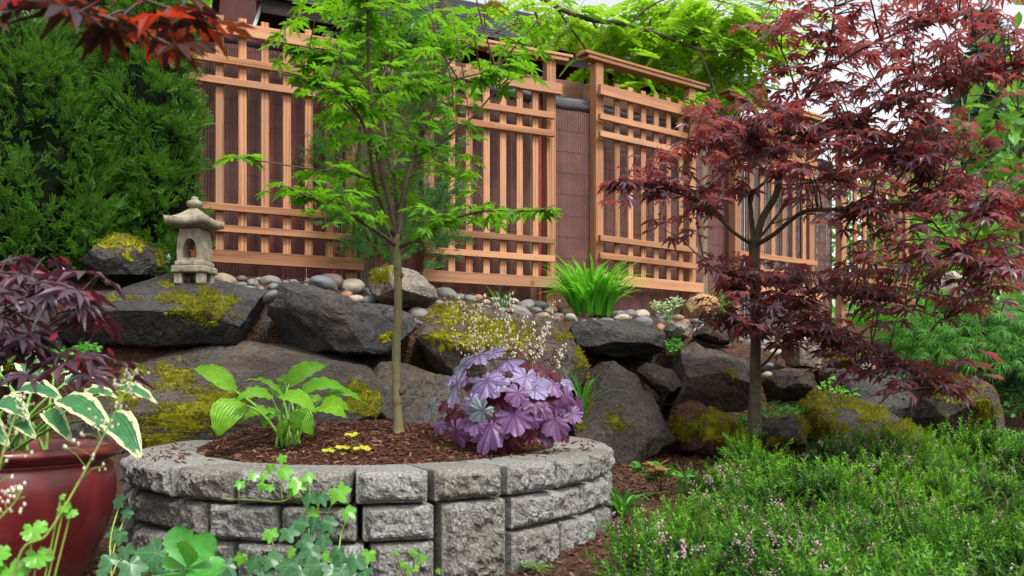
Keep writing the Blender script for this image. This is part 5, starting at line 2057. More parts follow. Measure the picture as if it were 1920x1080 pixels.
# ================================================================== TREES
def maple_leaf(seed, lobes=((0, 1.0), (36, .93), (74, .72), (118, .42)), sinus=.26, wd=.105, droop=.35, pet=.5):
    """deeply cut palmate leaf, base at origin + petiole behind it"""
    r_ = np.random.default_rng(seed)
    L = [(-a, l) for a, l in lobes[::-1] if a > 0] + list(lobes)
    V, T = [(0, 0, 0)], []
    o_ = []
    for k, (a, l) in enumerate(L):
        a = rad(a + r_.normal(0, 3))
        l = l * (1 + r_.normal(0, .06))
        for (f, w_) in ((.30, -.75), (.58, -1.0), (1.0, 0), (.58, 1.0), (.30, .75)):
            x0, y0 = math.sin(a) * l * f, math.cos(a) * l * f
            x, y = x0 + math.cos(a) * wd * w_, y0 - math.sin(a) * wd * w_
            rr_ = math.hypot(x, y)
            if f < .5:
                k2 = max(sinus, rr_) / rr_
                x, y = x * k2 * .9, y * k2 * .9
            z = -droop * rr_ ** 2 * (1 + .4 * math.sin(k * 2.1 + seed)) + (.05 if abs(w_) == 1.0 else 0)
            o_.append((x, y, z))
    base = len(V)
    V += o_
    n = len(o_)
    for k in range(len(L)):
        i = base + k * 5
        T += [(0, i + 1, i), (0, i + 2, i + 1), (0, i + 3, i + 2), (0, i + 4, i + 3)]
        if k < len(L) - 1:
            T.append((0, i + 5, i + 4))
    if pet:
        b = len(V)
        V += [(-.012, 0, 0), (.012, 0, 0), (.008, -pet * .5, .06), (-.008, -pet * .5, .06), (.010, -pet, .05), (-.010, -pet, .05)]
        T += [(b, b + 1, b + 2), (b, b + 2, b + 3), (b + 3, b + 2, b + 4), (b + 3, b + 4, b + 5)]
    V = np.array(V, float)
    return V, np.array(T), V[:, :2].copy()


def seg_branches(polys):
    """polys: list of lists of (px,py,Y,r) -> smooth world curves with radius"""
    out = []
    for p in polys:
        a = np.array([[*P(x, y, Y), r] for x, y, Y, r in p])
        out.append(cr(a, 6))
    return out


def branch_obj(root, off, c, mat, name='branch', sides=8):
    c = c.copy()
    c[:, :3] += (fbm(c[:, :3] * 9 + 3, 2) * .12)[:, None] * c[:, 3:4]
    V, T = tube(c[:, :3], c[:, 3], sides)
    return link(name, mesh(name, V - off, T, M[mat], True), root)


def put_leaves(root, off, protos, Ms, kinds, mat, limit=300, name='leaf', stuff='foliage'):
    """the largest in view as single parts, the rest joined"""
    Ms = np.asarray(Ms)
    c = Ms[:, :3, 3]
    sc = np.linalg.norm(Ms[:, :3, 1], axis=1)
    px, py = proj(c)
    ok = (px > 0) & (px < 1920) & (py > 0) & (py < 1080) & (c[:, 1] > .2)
    nv = Ms[:, :3, 2] / sc[:, None]
    vd = c - [0, 0, CH]
    dist = np.linalg.norm(vd, axis=1)
    face = np.abs((nv * vd).sum(1)) / dist
    score = np.where(ok, sc ** 2 / dist ** 2 * (.25 + face), 0)
    top = np.argsort(-score)[:limit]
    mes = [mesh(name, *p[:2], M[mat], True, p[2]) for p in protos]
    tops = set(top.tolist())
    for i in top:
        Mx = Ms[i].copy()
        Mx[:3, 3] -= off
        link(name, mes[kinds[i]], root, Mx)
    rest = np.array([i for i in range(len(Ms)) if i not in tops], int)
    if len(rest):
        mb = MB()
        for k, p in enumerate(protos):
            mb.inst(p, Ms[rest[kinds[rest] == k]])
        o = link(stuff, mb.mesh(stuff, M[mat], True, off), root)
        o['kind'] = 'stuff'


def maple(name, label, polys, clusters, leafsize, mat, bark, twigmat, ntrunk=1, per=(5, 8), tilt=.35, droop=.25, protos=None, limit=300, seed=0, samara=0, spacing=.8, cat='tree', trunkmat=None, mult=1.0):
    r_ = np.random.default_rng(seed)
    cs = seg_branches(polys)
    off = cs[0][0, :3].copy()
    root = thing(name, label, cat, off)
    for i, c in enumerate(cs):
        branch_obj(root, off, c, bark if i < ntrunk else (trunkmat or bark), 'trunk' if i < ntrunk else 'branch', 10 if i < ntrunk else 7)
    sk = np.concatenate([c[3:] if i else c[-3:] for i, c in enumerate(cs)])
    twigs, Ms, kinds, sam = MB(), [], [], []
    for (cx, cy, rx, ry, Y0, Y1, n) in clusters:
        for _ in range(max(1, int(round(n * mult)))):
            a, q = r_.uniform(0, 2 * math.pi), math.sqrt(r_.random())
            T_ = P(cx + rx * q * math.cos(a), cy + ry * q * math.sin(a), r_.uniform(Y0, Y1))
            d2 = ((sk[:, :3] - T_) ** 2).sum(1) + np.where(sk[:, 2] > T_[2] + .05, .04, 0)
            j = int(np.argmin(d2))
            A = sk[j, :3]
            dist = np.linalg.norm(T_ - A)
            mid = (A + T_) / 2 + np.array([0, 0, .10 * dist]) + r_.normal(0, .05, 3) * dist
            c = cr([A, mid, T_], 5)
            twigs.add(*tube(c, np.linspace(min(.0045, .0016 + dist * .006), .0011, len(c)), 4, False))
            hd = c[-1] - c[-4]
            hd[2] *= .4
            hd = hd / (np.linalg.norm(hd) + 1e-9)
            k = r_.integers(*per)
            for m in range(k):
                t = 1 - ((m + 1) // 2) * spacing * leafsize / max(dist, leafsize) * r_.uniform(.7, 1.2)
                i0 = max(0.12, t) * (len(c) - 1)
                p = c[int(i0)] + (c[min(len(c) - 1, int(i0) + 1)] - c[int(i0)]) * (i0 - int(i0))
                ang = (0 if m == 0 else (1 if m % 2 else -1) * r_.uniform(.5, 1.6)) + r_.normal(0, .25)
                ca, sa = math.cos(ang), math.sin(ang)
                d = np.array([hd[0] * ca - hd[1] * sa, hd[0] * sa + hd[1] * ca, 0])
                d = d / (np.linalg.norm(d) + 1e-9)
                d[2] = -abs(r_.normal(droop, .25)) + .08
                nr = np.array([r_.normal(0, tilt), r_.normal(0, tilt), 1.0])
                sc = leafsize * r_.uniform(.65, 1.2)
                d = d / np.linalg.norm(d)
                Ms.append(frames(p + d * sc * .45, d, nr, sc)[0])
                kinds.append(r_.integers(len(protos)))
            if samara and r_.random() < samara:
                for _s in range(3):
                    p = c[-1] + r_.normal(0, .02, 3)
                    sam.append(frames(p, [r_.normal(0, 1), r_.normal(0, 1), -.4], r_.normal(0, 1, 3), .026)[0])
    o = link('twigs', twigs.mesh('twigs', M[twigmat], True, off), root)
    o['kind'] = 'stuff'
    put_leaves(root, off, protos, np.array(Ms), np.array(kinds), mat, limit)
    if sam:
        mb = MB().inst((np.array([[-.12, 0, 0], [.12, 0, 0], [.3, .5, .05], [.12, 1, .1], [-.1, .5, 0]]), np.array([(0, 1, 2), (0, 2, 4), (4, 2, 3)]), np.zeros((5, 2))), np.array(sam))
        o = link('seed_wings', mb.mesh('seed_wings', M['samara'], True, off), root)
        o['kind'] = 'stuff'
    return root


MLP = [maple_leaf(k, sinus=.30, wd=.125, droop=.28) for k in range(5)]
MLR = [maple_leaf(20 + k, ((0, 1.0), (34, .95), (70, .75), (112, .45)), .27, .112, .42) for k in range(6)]

# ---- slim green maple in the raised bed
gm = [[(748, 814, 3.40, .030), (747, 800, 3.40, .021), (744, 750, 3.40, .0175), (743, 650, 3.40, .0165), (747, 560, 3.40, .0155), (744, 480, 3.40, .016), (743, 440, 3.40, .017)],
      [(742, 450, 3.4, .013), (728, 370, 3.36, .0115), (708, 290, 3.33, .010), (700, 210, 3.3, .009), (692, 150, 3.28, .008), (690, 60, 3.25, .006), (688, -60, 3.2, .005)],
      [(745, 450, 3.4, .014), (758, 360, 3.44, .012), (775, 290, 3.48, .011), (797, 235, 3.5, .010), (815, 180, 3.5, .009), (815, 90, 3.52, .008), (812, -60, 3.55, .005)],
      [(744, 440, 3.41, .011), (741, 350, 3.5, .009), (722, 250, 3.6, .008), (716, 160, 3.65, .006), (740, 80, 3.7, .005), (760, -20, 3.7, .004)],
      [(738, 440, 3.38, .009), (715, 380, 3.3, .008), (700, 330, 3.2, .007), (688, 250, 3.1, .006), (660, 200, 3.05, .005), (620, 160, 3.0, .004)],
      [(742, 460, 3.4, .008), (700, 430, 3.2, .007), (650, 400, 3.08, .006), (600, 380, 3.0, .005), (540, 350, 2.95, .003)],
      [(746, 465, 3.4, .007), (800, 438, 3.3, .006), (850, 410, 3.2, .005), (920, 395, 3.15, .004), (1000, 395, 3.1, .003), (1040, 385, 3.1, .002)],
      [(772, 300, 3.48, .006), (830, 265, 3.5, .005), (880, 225, 3.5, .004), (940, 160, 3.5, .0035), (985, 125, 3.5, .003)],
      [(712, 300, 3.34, .006), (716, 200, 3.3, .005), (732, 168, 3.28, .005), (800, 163, 3.25, .004), (870, 145, 3.2, .003), (930, 130, 3.2, .003)],
      [(694, 170, 3.29, .005), (640, 115, 3.2, .004), (580, 90, 3.1, .003), (530, 80, 3.1, .002)],
      [(722, 350, 3.36, .005), (660, 325, 3.2, .004), (590, 318, 3.1, .003), (450, 295, 3.0, .002)],
      [(700, 240, 3.32, .005), (640, 190, 3.2, .004), (570, 150, 3.1, .003), (520, 135, 3.05, .002)],
      [(815, 150, 3.51, .005), (870, 90, 3.6, .004), (930, 60, 3.6, .003), (980, 40, 3.6, .002)]]
gcl = [(735, 50, 140, 60, 2.95, 3.85, 34), (630, 45, 70, 50, 3.0, 3.6, 12), (870, 65, 110, 60, 3.1, 3.9, 16), (965, 90, 40, 30, 3.3, 3.7, 5), (860, 160, 90, 45, 3.1, 3.8, 14),
       (945, 130, 45, 30, 3.1, 3.6, 6), (700, 130, 110, 45, 2.95, 3.8, 20), (590, 140, 70, 30, 2.95, 3.3, 8), (560, 115, 45, 15, 3.0, 3.3, 5), (640, 195, 75, 30, 2.9, 3.5, 9),
       (770, 235, 110, 50, 3.0, 3.8, 16), (860, 275, 60, 40, 3.1, 3.7, 7), (690, 270, 80, 40, 2.95, 3.6, 8), (590, 315, 60, 18, 2.95, 3.2, 5), (445, 294, 16, 5, 2.95, 3.0, 1),
       (800, 345, 70, 40, 3.0, 3.7, 9), (855, 402, 50, 25, 3.0, 3.4, 6), (930, 396, 55, 14, 3.0, 3.3, 5), (1010, 392, 30, 14, 3.05, 3.2, 3), (690, 350, 60, 30, 2.95, 3.5, 7),
       (600, 362, 60, 20, 2.9, 3.2, 6), (650, 402, 60, 22, 2.9, 3.3, 7), (790, 430, 40, 20, 3.0, 3.4, 4), (545, 345, 40, 20, 2.9, 3.1, 3), (800, 0, 250, 40, 3.0, 3.8, 16), (800, -60, 220, 50, 3, 3.8, 12)]
maple('maple_tree', 'slim young maple with bright green leaves rising from the raised bed', gm, [(a, b, c, d * 1.2, e, f, g) for a, b, c, d, e, f, g in gcl], .064, 'maple_green', 'bark_green', 'bark_twig', 1, (3, 5), .3, .12, MLP, 300, 5, 0, trunkmat='bark_twig', mult=.85, spacing=1.3)

gt = [o for o in COL.objects if o.name.startswith('maple_tree')][0]
for (px, py, r0) in ((752, 733, .013), (737, 600, .008), (752, 516, .010)):
    D_, T_ = ico(2)
    c_k = P(px, py, 3.395) - np.array(gt.location)
    link('knot', mesh('knot', D_ * [r0, r0 * .8, r0 * 1.2] * (1 + .2 * fbm(D_ * 3 + px, 2))[:, None] + c_k, T_, M['bark_twig'], True), gt)

# ---- purple maple on the right
rm = [[(1417, 815, 4.2, .036), (1415, 770, 4.2, .030), (1416, 700, 4.2, .026), (1417, 580, 4.2, .0235), (1415, 480, 4.2, .025), (1414, 448, 4.2, .026)],
      [(1416, 462, 4.2, .019), (1430, 410, 4.18, .0175), (1455, 365, 4.15, .016), (1465, 310, 4.1, .014), (1472, 258, 4.05, .012), (1500, 200, 4.0, .010), (1540, 140, 3.95, .008), (1560, 60, 3.9, .006), (1570, -40, 3.85, .004)],
      [(1413, 455, 4.2, .013), (1409, 400, 4.22, .011), (1408, 365, 4.25, .009), (1440, 330, 4.3, .007), (1400, 290, 4.35, .006), (1385, 240, 4.4, .004)],
      [(1406, 456, 4.2, .009), (1375, 435, 4.15, .008), (1340, 402, 4.1, .007), (1290, 370, 4.0, .006), (1230, 350, 3.95, .004), (1160, 345, 3.9, .003)],
      [(1420, 458, 4.2, .012), (1450, 440, 4.1, .011), (1480, 415, 4.0, .010), (1510, 396, 3.9, .0095), (1560, 393, 3.8, .009), (1620, 388, 3.7, .007), (1720, 380, 3.6, .005), (1830, 400, 3.5, .003)],
      [(1420, 452, 4.2, .008), (1445, 420, 4.25, .0075), (1475, 380, 4.3, .007), (1492, 352, 4.35, .006), (1560, 330, 4.4, .005), (1660, 320, 4.45, .003)],
      [(1419, 692, 4.2, .009), (1440, 676, 4.15, .007), (1470, 640, 4.1, .006), (1520, 622, 4.0, .006), (1590, 645, 3.9, .005), (1680, 672, 3.8, .004), (1780, 735, 3.7, .002)],
      [(1474, 255, 4.05, .008), (1530, 240, 3.95, .007), (1610, 225, 3.8, .006), (1700, 180, 3.7, .005), (1810, 150, 3.6, .003), (1900, 130, 3.5, .002)],
      [(1466, 300, 4.1, .007), (1420, 270, 4.0, .006), (1370, 258, 3.9, .005), (1290, 265, 3.8, .003)],
      [(1417, 600, 4.2, .008), (1470, 570, 4.1, .007), (1550, 545, 4.0, .006), (1660, 560, 3.9, .004), (1770, 600, 3.85, .003)],
      [(1415, 625, 4.2, .006), (1370, 605, 4.1, .005), (1310, 600, 4.0, .003)],
      [(1610, 225, 3.8, .006), (1660, 280, 3.7, .005), (1750, 335, 3.6, .004), (1870, 385, 3.5, .003)],
      [(1540, 140, 3.95, .006), (1620, 90, 3.8, .005), (1720, 50, 3.7, .004), (1840, 20, 3.6, .003)],
      [(1413, 560, 4.2, .005), (1365, 525, 4.1, .004), (1320, 490, 4.0, .003)],
      [(1720, 380, 3.6, .005), (1780, 450, 3.55, .004), (1850, 500, 3.5, .003)],
      [(1500, 200, 4.0, .005), (1480, 130, 4.05, .004), (1450, 60, 4.1, .003)]]
rcl = [(1460, 60, 80, 60, 3.8, 4.3, 8), (1580, 40, 100, 50, 3.6, 4.2, 15), (1720, 60, 110, 60, 3.4, 4.1, 20), (1860, 50, 80, 60, 3.3, 3.9, 16), (1490, 160, 90, 45, 3.7, 4.3, 14), (1610, 150, 90, 45, 3.6, 4.2, 17),
       (1740, 140, 90, 40, 3.4, 4.0, 13), (1860, 140, 60, 40, 3.3, 3.8, 6), (1410, 245, 100, 45, 3.7, 4.4, 26), (1330, 235, 60, 35, 3.7, 4.1, 9), (1550, 230, 110, 45, 3.6, 4.4, 27), (1680, 255, 110, 45, 3.4, 4.2, 26),
       (1800, 250, 80, 30, 3.3, 3.8, 8), (1290, 300, 80, 30, 3.7, 4.1, 9), (1215, 335, 75, 36, 3.75, 4.0, 11), (1150, 360, 30, 26, 3.8, 4.0, 3), (1330, 365, 60, 30, 3.8, 4.2, 7), (1262, 400, 55, 22, 3.85, 4.1, 5),
       (1400, 310, 70, 30, 3.9, 4.5, 10), (1560, 315, 100, 38, 3.6, 4.5, 18), (1690, 345, 120, 45, 3.4, 4.4, 28), (1830, 380, 90, 50, 3.2, 3.9, 20), (1620, 425, 90, 38, 3.5, 4.3, 10), (1740, 450, 110, 50, 3.3, 4.1, 20),
       (1865, 480, 70, 50, 3.2, 3.8, 16), (1415, 500, 90, 22, 3.8, 4.3, 14), (1510, 520, 90, 28, 3.7, 4.3, 14), (1440, 575, 95, 38, 3.7, 4.3, 28), (1560, 575, 100, 36, 3.6, 4.3, 18), (1700, 530, 110, 40, 3.5, 4.1, 17),
       (1830, 545, 80, 30, 3.4, 3.9, 10), (1350, 545, 30, 20, 3.8, 4.1, 2), (1385, 622, 50, 14, 3.8, 4.1, 6), (1560, 640, 90, 25, 3.7, 4.1, 9), (1640, 685, 110, 28, 3.6, 4.0, 16), (1740, 715, 80, 30, 3.5, 3.9, 9),
       (1800, 680, 70, 24, 3.5, 3.8, 5), (1700, -40, 250, 40, 3.3, 4.2, 16), (1960, 250, 60, 200, 3.2, 3.8, 14), (1490, 640, 60, 20, 3.8, 4.2, 4)]
maple('maple_tree', 'purple-leaved maple with several stems in front of the right trellis panels', rm, [(a, b, c, d * 1.4, e, f, g) for a, b, c, d, e, f, g in rcl], .066, 'maple_red', 'bark_grey', 'bark_dark', 1, (3, 5), .34, .14, MLR, 300, 6, .6, spacing=1.5, mult=1.35)

# ---- purple maple reaching in from the left foreground
lm = [[(-560, 1180, 1.45, .035), (-540, 800, 1.45, .03), (-500, 500, 1.45, .026), (-420, 250, 1.4, .02)],
      [(-430, 260, 1.4, .012), (-250, 60, 1.3, .009), (-80, 20, 1.2, .006), (80, 10, 1.15, .004), (220, 40, 1.12, .003), (330, 90, 1.1, .002)],
      [(-490, 480, 1.45, .010), (-300, 470, 1.55, .008), (-120, 500, 1.6, .006), (20, 520, 1.65, .004), (110, 545, 1.65, .003), (200, 585, 1.68, .002)],
      [(-500, 520, 1.45, .010), (-250, 600, 1.55, .007), (-80, 610, 1.6, .005), (40, 640, 1.62, .003), (150, 680, 1.65, .002)],
      [(-80, 20, 1.2, .004), (60, -30, 1.15, .003), (200, -20, 1.1, .002), (330, 20, 1.1, .002)]]
lcl = [(50, 20, 60, 30, 1.0, 1.25, 4), (170, 30, 50, 30, 1.0, 1.2, 5), (270, 60, 50, 30, 1.0, 1.2, 4), (350, 90, 30, 20, 1.05, 1.15, 2), (330, 20, 50, 20, 1.0, 1.2, 4), (420, 60, 20, 15, 1.05, 1.15, 1), (120, -20, 160, 20, 1.0, 1.2, 6),
       (40, 500, 60, 30, 1.5, 1.75, 6), (110, 545, 50, 30, 1.5, 1.75, 5), (40, 600, 60, 40, 1.5, 1.75, 5), (170, 590, 30, 20, 1.6, 1.75, 2), (110, 680, 70, 30, 1.5, 1.7, 5), (190, 700, 30, 25, 1.6, 1.7, 2), (-40, 560, 60, 120, 1.4, 1.7, 8),
       (-60, 60, 100, 80, 1.1, 1.3, 6), (20, 680, 50, 40, 1.5, 1.7, 3)]
maple('maple_tree', 'bronze and red maple branch hanging in at the upper left corner', [lm[0], lm[1], lm[4]], [(40, 20, 60, 25, 1.0, 1.25, 3), (170, 25, 50, 25, 1.0, 1.2, 3), (260, 60, 50, 30, 1.0, 1.2, 3), (330, 95, 25, 15, 1.05, 1.15, 1), (330, 20, 50, 20, 1.0, 1.2, 3), (405, 45, 15, 10, 1.05, 1.15, 1), (120, -30, 160, 20, 1.0, 1.2, 4), (-60, 60, 100, 80, 1.1, 1.3, 5)], .052, 'maple_redfront', 'bark_grey', 'bark_dark', 1, (2, 4), .3, .2, MLR, 300, 8, .2, spacing=1.4)
lm2 = [[(-640, 1180, 1.8, .03), (-600, 850, 1.75, .027), (-540, 640, 1.7, .022)],
       [(-550, 660, 1.7, .010), (-300, 500, 1.65, .008), (-120, 500, 1.62, .006), (20, 520, 1.65, .004), (110, 545, 1.65, .003), (200, 585, 1.68, .002)],
       [(-545, 650, 1.7, .010), (-250, 610, 1.6, .007), (-80, 615, 1.6, .005), (40, 640, 1.62, .003), (150, 680, 1.65, .002)]]
maple('maple_tree', 'dusky purple maple foliage at the left edge above the red pot', lm2, [c for c in lcl if c[1] > 250], .062, 'maple_mauve', 'bark_grey', 'bark_dark', 1, (2, 4), .3, .2, MLR, 300, 18, .5, spacing=1.3)


# ---- scale-leaved conifers
def scale_spray(seed, k=5):
    r_ = np.random.default_rng(seed)
    V, T = [], []

    def sliver(p, d, L, w_):
        d = np.array(d) / np.linalg.norm(d)
        n_ = np.array([-d[1], d[0], 0])
        b = len(V)
        p = np.array(p)
        V.extend([p, p + d * L * .5 + n_ * w_ + [0, 0, .02], p + d * L + [0, 0, -.03], p + d * L * .5 - n_ * w_ + [0, 0, .02]])
        T.extend([(b, b + 1, b + 2), (b, b + 2, b + 3)])
    sliver((0, 0, 0), (0, 1, 0), 1.0, .022)
    for i in range(k):
        t = .12 + .8 * i / k
        s_ = 1 if i % 2 else -1
        L = (.6 - .36 * t) * r_.uniform(.8, 1.2)
        d = np.array([s_ * .75, 1.0, r_.normal(0, .12)])
        p = np.array([0, t, -.08 * t * t])
        sliver(p, d, L, .04)
        for j in (.35, .65):
            q = p + d / np.linalg.norm(d) * L * j
            sliver(q, [s_ * .15, 1, 0], L * .5, .034)
            if j < .5:
                sliver(q, [s_ * 1.0, .35, 0], L * .42, .034)
    V = np.array(V)
    return V, np.array(T), V[:, :2].copy()


SPR = [scale_spray(k) for k in range(3)]


def conifer(name, label, base, H, Rx, Ry, n, mat, size, seed, shape='column', core=True, trunk=None, lump=.28, group=None, cat='shrub', updir=.5):
    r_ = np.random.default_rng(seed)
    base = np.asarray(base, float)
    t = thing(name, label, cat, base, group)
    nc = max(12, n // 22)
    u = r_.uniform(0, 1, nc)
    a = r_.uniform(0, 2 * math.pi, nc)
    pr_ = np.minimum(1, u * 6 + .55) * np.minimum(1, (1 - u) * 1.6 + .12) ** .6
    lm_ = 1 + lump * fbm(np.stack([np.cos(a), np.sin(a), u * 3], 1) * 2.1 + seed, 3)
    q = r_.uniform(.5, .95, nc)
    cc_ = np.stack([np.cos(a) * Rx * pr_ * lm_ * q, np.sin(a) * Ry * pr_ * lm_ * q, u * H - .04], 1)
    od = np.stack([np.cos(a), np.sin(a), np.full(nc, updir + .2)], 1)
    w_ = r_.integers(0, nc, n)
    out = od[w_] + r_.normal(0, .62, (n, 3))
    out /= np.linalg.norm(out, axis=1)[:, None]
    p = cc_[w_] + out * (r_.uniform(0, 1, n) ** .7 * min(Rx, .4) * .5)[:, None]
    nr = r_.normal(0, .7, (n, 3)) + [0, 0, .8]
    Ms = frames(p, out + [0, 0, .1], nr, size * r_.uniform(.6, 1.25, n))
    mb = MB()
    kk = r_.integers(0, 3, n)
    for k in range(3):
        mb.inst(SPR[k], Ms[kk == k])
    o = link('foliage', mb.mesh('foliage', M[mat]), t)
    o['kind'] = 'stuff'
    if core:  # dark solid added inside the crown, imitating its shaded gaps
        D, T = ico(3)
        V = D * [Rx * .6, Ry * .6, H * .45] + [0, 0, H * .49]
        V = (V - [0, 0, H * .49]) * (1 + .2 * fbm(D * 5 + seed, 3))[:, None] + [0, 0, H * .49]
        link('shade_core', mesh('shade_core', V, T, M['arbor_core'], True), t)
    if trunk:
        c = np.array([[0, 0, -.08], [.01, 0, H * .3], [0, .01, H * .75]])
        c = cr(c, 5)
        V, T = tube(c, np.linspace(trunk, trunk * .4, len(c)), 9)
        V += (fbm(V * 30, 2) * .004)[:, None]
        link('trunk', mesh('trunk', V, T, M['bark_brown'], True), t)
        bm_ = MB()
        for _ in range(26):
            z = r_.uniform(.08, .8) * H
            an = r_.uniform(0, 6.28)
            e = np.array([math.cos(an) * Rx * .8, math.sin(an) * Ry * .8, z + .06])
            bm_.add(*tube(cr([[0, 0, z - .05], e * [.5, .5, 1] + r_.normal(0, .02, 3), e], 3), .004, 4, False))
        ob = link('limbs', bm_.mesh('limbs', M['bark_brown']), t)
        ob['kind'] = 'stuff'
    return t


conifer('arborvitae', 'tall dark green arborvitae at the left edge', on_ground(60, 5.25, -.05) + [-.05, 0, .02], 1.62, .50, .40, 6400, 'arbor', .078, 41, 'column', True, .05)
conifer('arborvitae', 'dark arborvitae between the left trellis and the edge shrub', on_ground(275, 5.45, -.05) + [0, .0, .02], 2.1, .24, .25, 5800, 'arbor', .074, 42, 'column', True, .05)
conifer('arborvitae', 'arborvitae top rising behind the two left shrubs', on_ground(165, 5.95, -.05), 2.3, .5, .35, 2600, 'arbor', .09, 43, 'column', True, .05)
conifer('arborvitae', 'low dark evergreen filling the gap behind the moss-capped boulder', on_ground(175, 5.5, -.05), 1.1, .38, .3, 2000, 'arbor', .078, 45, 'column', True, .04)
conifer('arborvitae', 'narrow dark evergreen hard against the left end of the trellis', on_ground(338, 5.5, -.05), 1.2, .12, .14, 1100, 'arbor', .07, 46, 'column', True, .03)
conifer('cedar_bush', 'loose green cedar bush behind the slim maple, between two trellis panels', on_ground(735, 5.85, .15), 1.75, .42, .24, 3000, 'cedar', .08, 44, 'column', False, .035, .5)


# ---- weeping laceleaf maple at the right
def lace_spray(seed):
    r_ = np.random.default_rng(seed)
    V, T = [], []
    for i in range(7):
        a = (i - 3) * .42 + r_.normal(0, .08)
        L = (1 - abs(i - 3) * .14)
        d = np.array([math.sin(a), math.cos(a), 0])
        n_ = np.array([d[1], -d[0], 0])
        b = len(V)
        w_ = .028
        V += [(-n_ * .01), (n_ * .01), d * L * .5 + n_ * w_ + [0, 0, -.06], d * L + [0, 0, -.38], d * L * .5 - n_ * w_ + [0, 0, -.06]]
        T += [(b, b + 1, b + 2), (b, b + 2, b + 4), (b + 4, b + 2, b + 3)]
        for f in (.4, .65):
            for s_ in (-1, 1):
                q = d * L * f + [0, 0, -.05 - .2 * (f - .4)]
                e = d * .22 + n_ * s_ * .11 + np.array([0, 0, -.06])
                b = len(V)
                V += [q - d * .02, q + d * .03, q + e]
                T.append((b, b + 1, b + 2))
    V = np.array(V, float)
    return V, np.array(T), V[:, :2].copy()


LSP = [lace_spray(k) for k in range(3)]


def laceleaf(label, cpx, cpy, Y, Rx, Ry, Rz, n, seed):
    r_ = np.random.default_rng(seed)
    c = P(cpx, cpy, Y)
    zg = gz(c[0], c[1])
    base = np.array([c[0], c[1], zg - .02])
    t = thing('laceleaf_maple', label, 'tree', base)
    u = r_.uniform(0, 1, n) ** .8
    a = r_.uniform(0, 2 * math.pi, n)
    rr_ = np.sqrt(1 - (1 - u) ** 2)
    lay = 1 + .15 * np.sin(u * 22) + .12 * r_.normal(size=n)
    p = np.stack([np.cos(a) * Rx * rr_ * lay, np.sin(a) * Ry * rr_ * lay, (1 - u) * Rz + .12 * r_.normal(size=n) * .3], 1) + c - base
    out = np.stack([np.cos(a) * 1.0, np.sin(a), -u * 1.3 + .25], 1) + r_.normal(0, .3, (n, 3))
    nr = r_.normal(0, .35, (n, 3)) + np.stack([np.cos(a) * .6, np.sin(a) * .6, np.ones(n)], 1)
    Ms = frames(p, out, nr, .095 * r_.uniform(.7, 1.25, n))
    kk = r_.integers(0, 3, n)
    mb = MB()
    for k in range(3):
        mb.inst(LSP[k], Ms[kk == k])
    o = link('foliage', mb.mesh('foliage', M['lace']), t)
    o['kind'] = 'stuff'
    tw = cr([[0, 0, -.05], [.04, .02, .25], [-.02, 0, c[2] - base[2] + Rz * .6]], 5)
    V, T = tube(tw, np.linspace(.035, .015, len(tw)), 8)
    link('trunk', mesh('trunk', V, T, M['bark_grey'], True), t)
    for k in range(12):
        an = k * .55
        e = np.array([math.cos(an) * Rx * .85, math.sin(an) * Ry * .85, c[2] - base[2] + Rz * .15])
        cc = cr([tw[-3], np.array([e[0] * .55, e[1] * .55, c[2] - base[2] + Rz * .85]), e], 5)
        V, T = tube(cc, np.linspace(.012, .003, len(cc)), 5)
        link('branch', mesh('branch', V, T, M['bark_grey'], True), t)
    return t


laceleaf('weeping green laceleaf maple mound at the right edge', 1850, 680, 5.7, .60, .5, .42, 2600, 51)

# ---- pinnate-leaved tree behind the fence
def pinnate(seed, pairs=6):
    r_ = np.random.default_rng(seed)
    V, T = [(-.006, 0, 0), (.006, 0, 0), (.004, 1, -.22), (-.004, 1, -.22)], [(0, 1, 2), (0, 2, 3)]
    for i in range(pairs):
        t = .12 + .86 * i / (pairs - 1)
        L = .30 * (1 - .5 * abs(t - .45)) * r_.uniform(.9, 1.1)
        for s_ in (-1, 1):
            d = np.array([s_ * .92, .38, -.16 + r_.normal(0, .1)])
            p = np.array([0, t, -.22 * t * t])
            n_ = np.array([.38 * s_, -.92 * 1.0, 0]) * .115 * s_
            b = len(V)
            V += [p, p + d * L * .45 + n_, p + d * L, p + d * L * .45 - n_]
            T += [(b, b + 1, b + 2), (b, b + 2, b + 3)]
    V = np.array(V, float)
    return V, np.array(T), V[:, :2].copy()


PIN = [pinnate(k) for k in range(4)]
sm_ = [[(835, 640, 8.1, .08), (832, 400, 8.1, .07), (830, 100, 8.0, .06), (840, -150, 7.9, .05)],
       [(838, -120, 7.9, .035), (930, -60, 7.9, .03), (1030, 5, 7.8, .024), (1100, 35, 7.75, .022), (1170, 45, 7.7, .019), (1240, 65, 7.65, .016), (1320, 95, 7.6, .012), (1400, 90, 7.6, .008), (1430, 70, 7.6, .005)],
       [(1110, 38, 7.75, .012), (1130, 75, 7.7, .010), (1150, 110, 7.7, .007)],
       [(1260, 70, 7.65, .010), (1300, 60, 7.7, .008), (1340, 20, 7.8, .006), (1380, -30, 7.8, .004)],
       [(1180, 46, 7.7, .010), (1220, 10, 7.8, .008), (1290, -10, 7.9, .006), (1380, 10, 8.0, .005)],
       [(1310, 92, 7.6, .009), (1330, 140, 7.6, .007), (1345, 190, 7.6, .005)],
       [(838, -120, 7.9, .03), (950, -80, 7.8, .02), (1010, 40, 7.7, .010), (1020, 90, 7.7, .005)],
       [(1040, 10, 7.8, .01), (1090, 80, 7.85, .008), (1150, 160, 7.9, .005), (1230, 200, 7.95, .004)]]
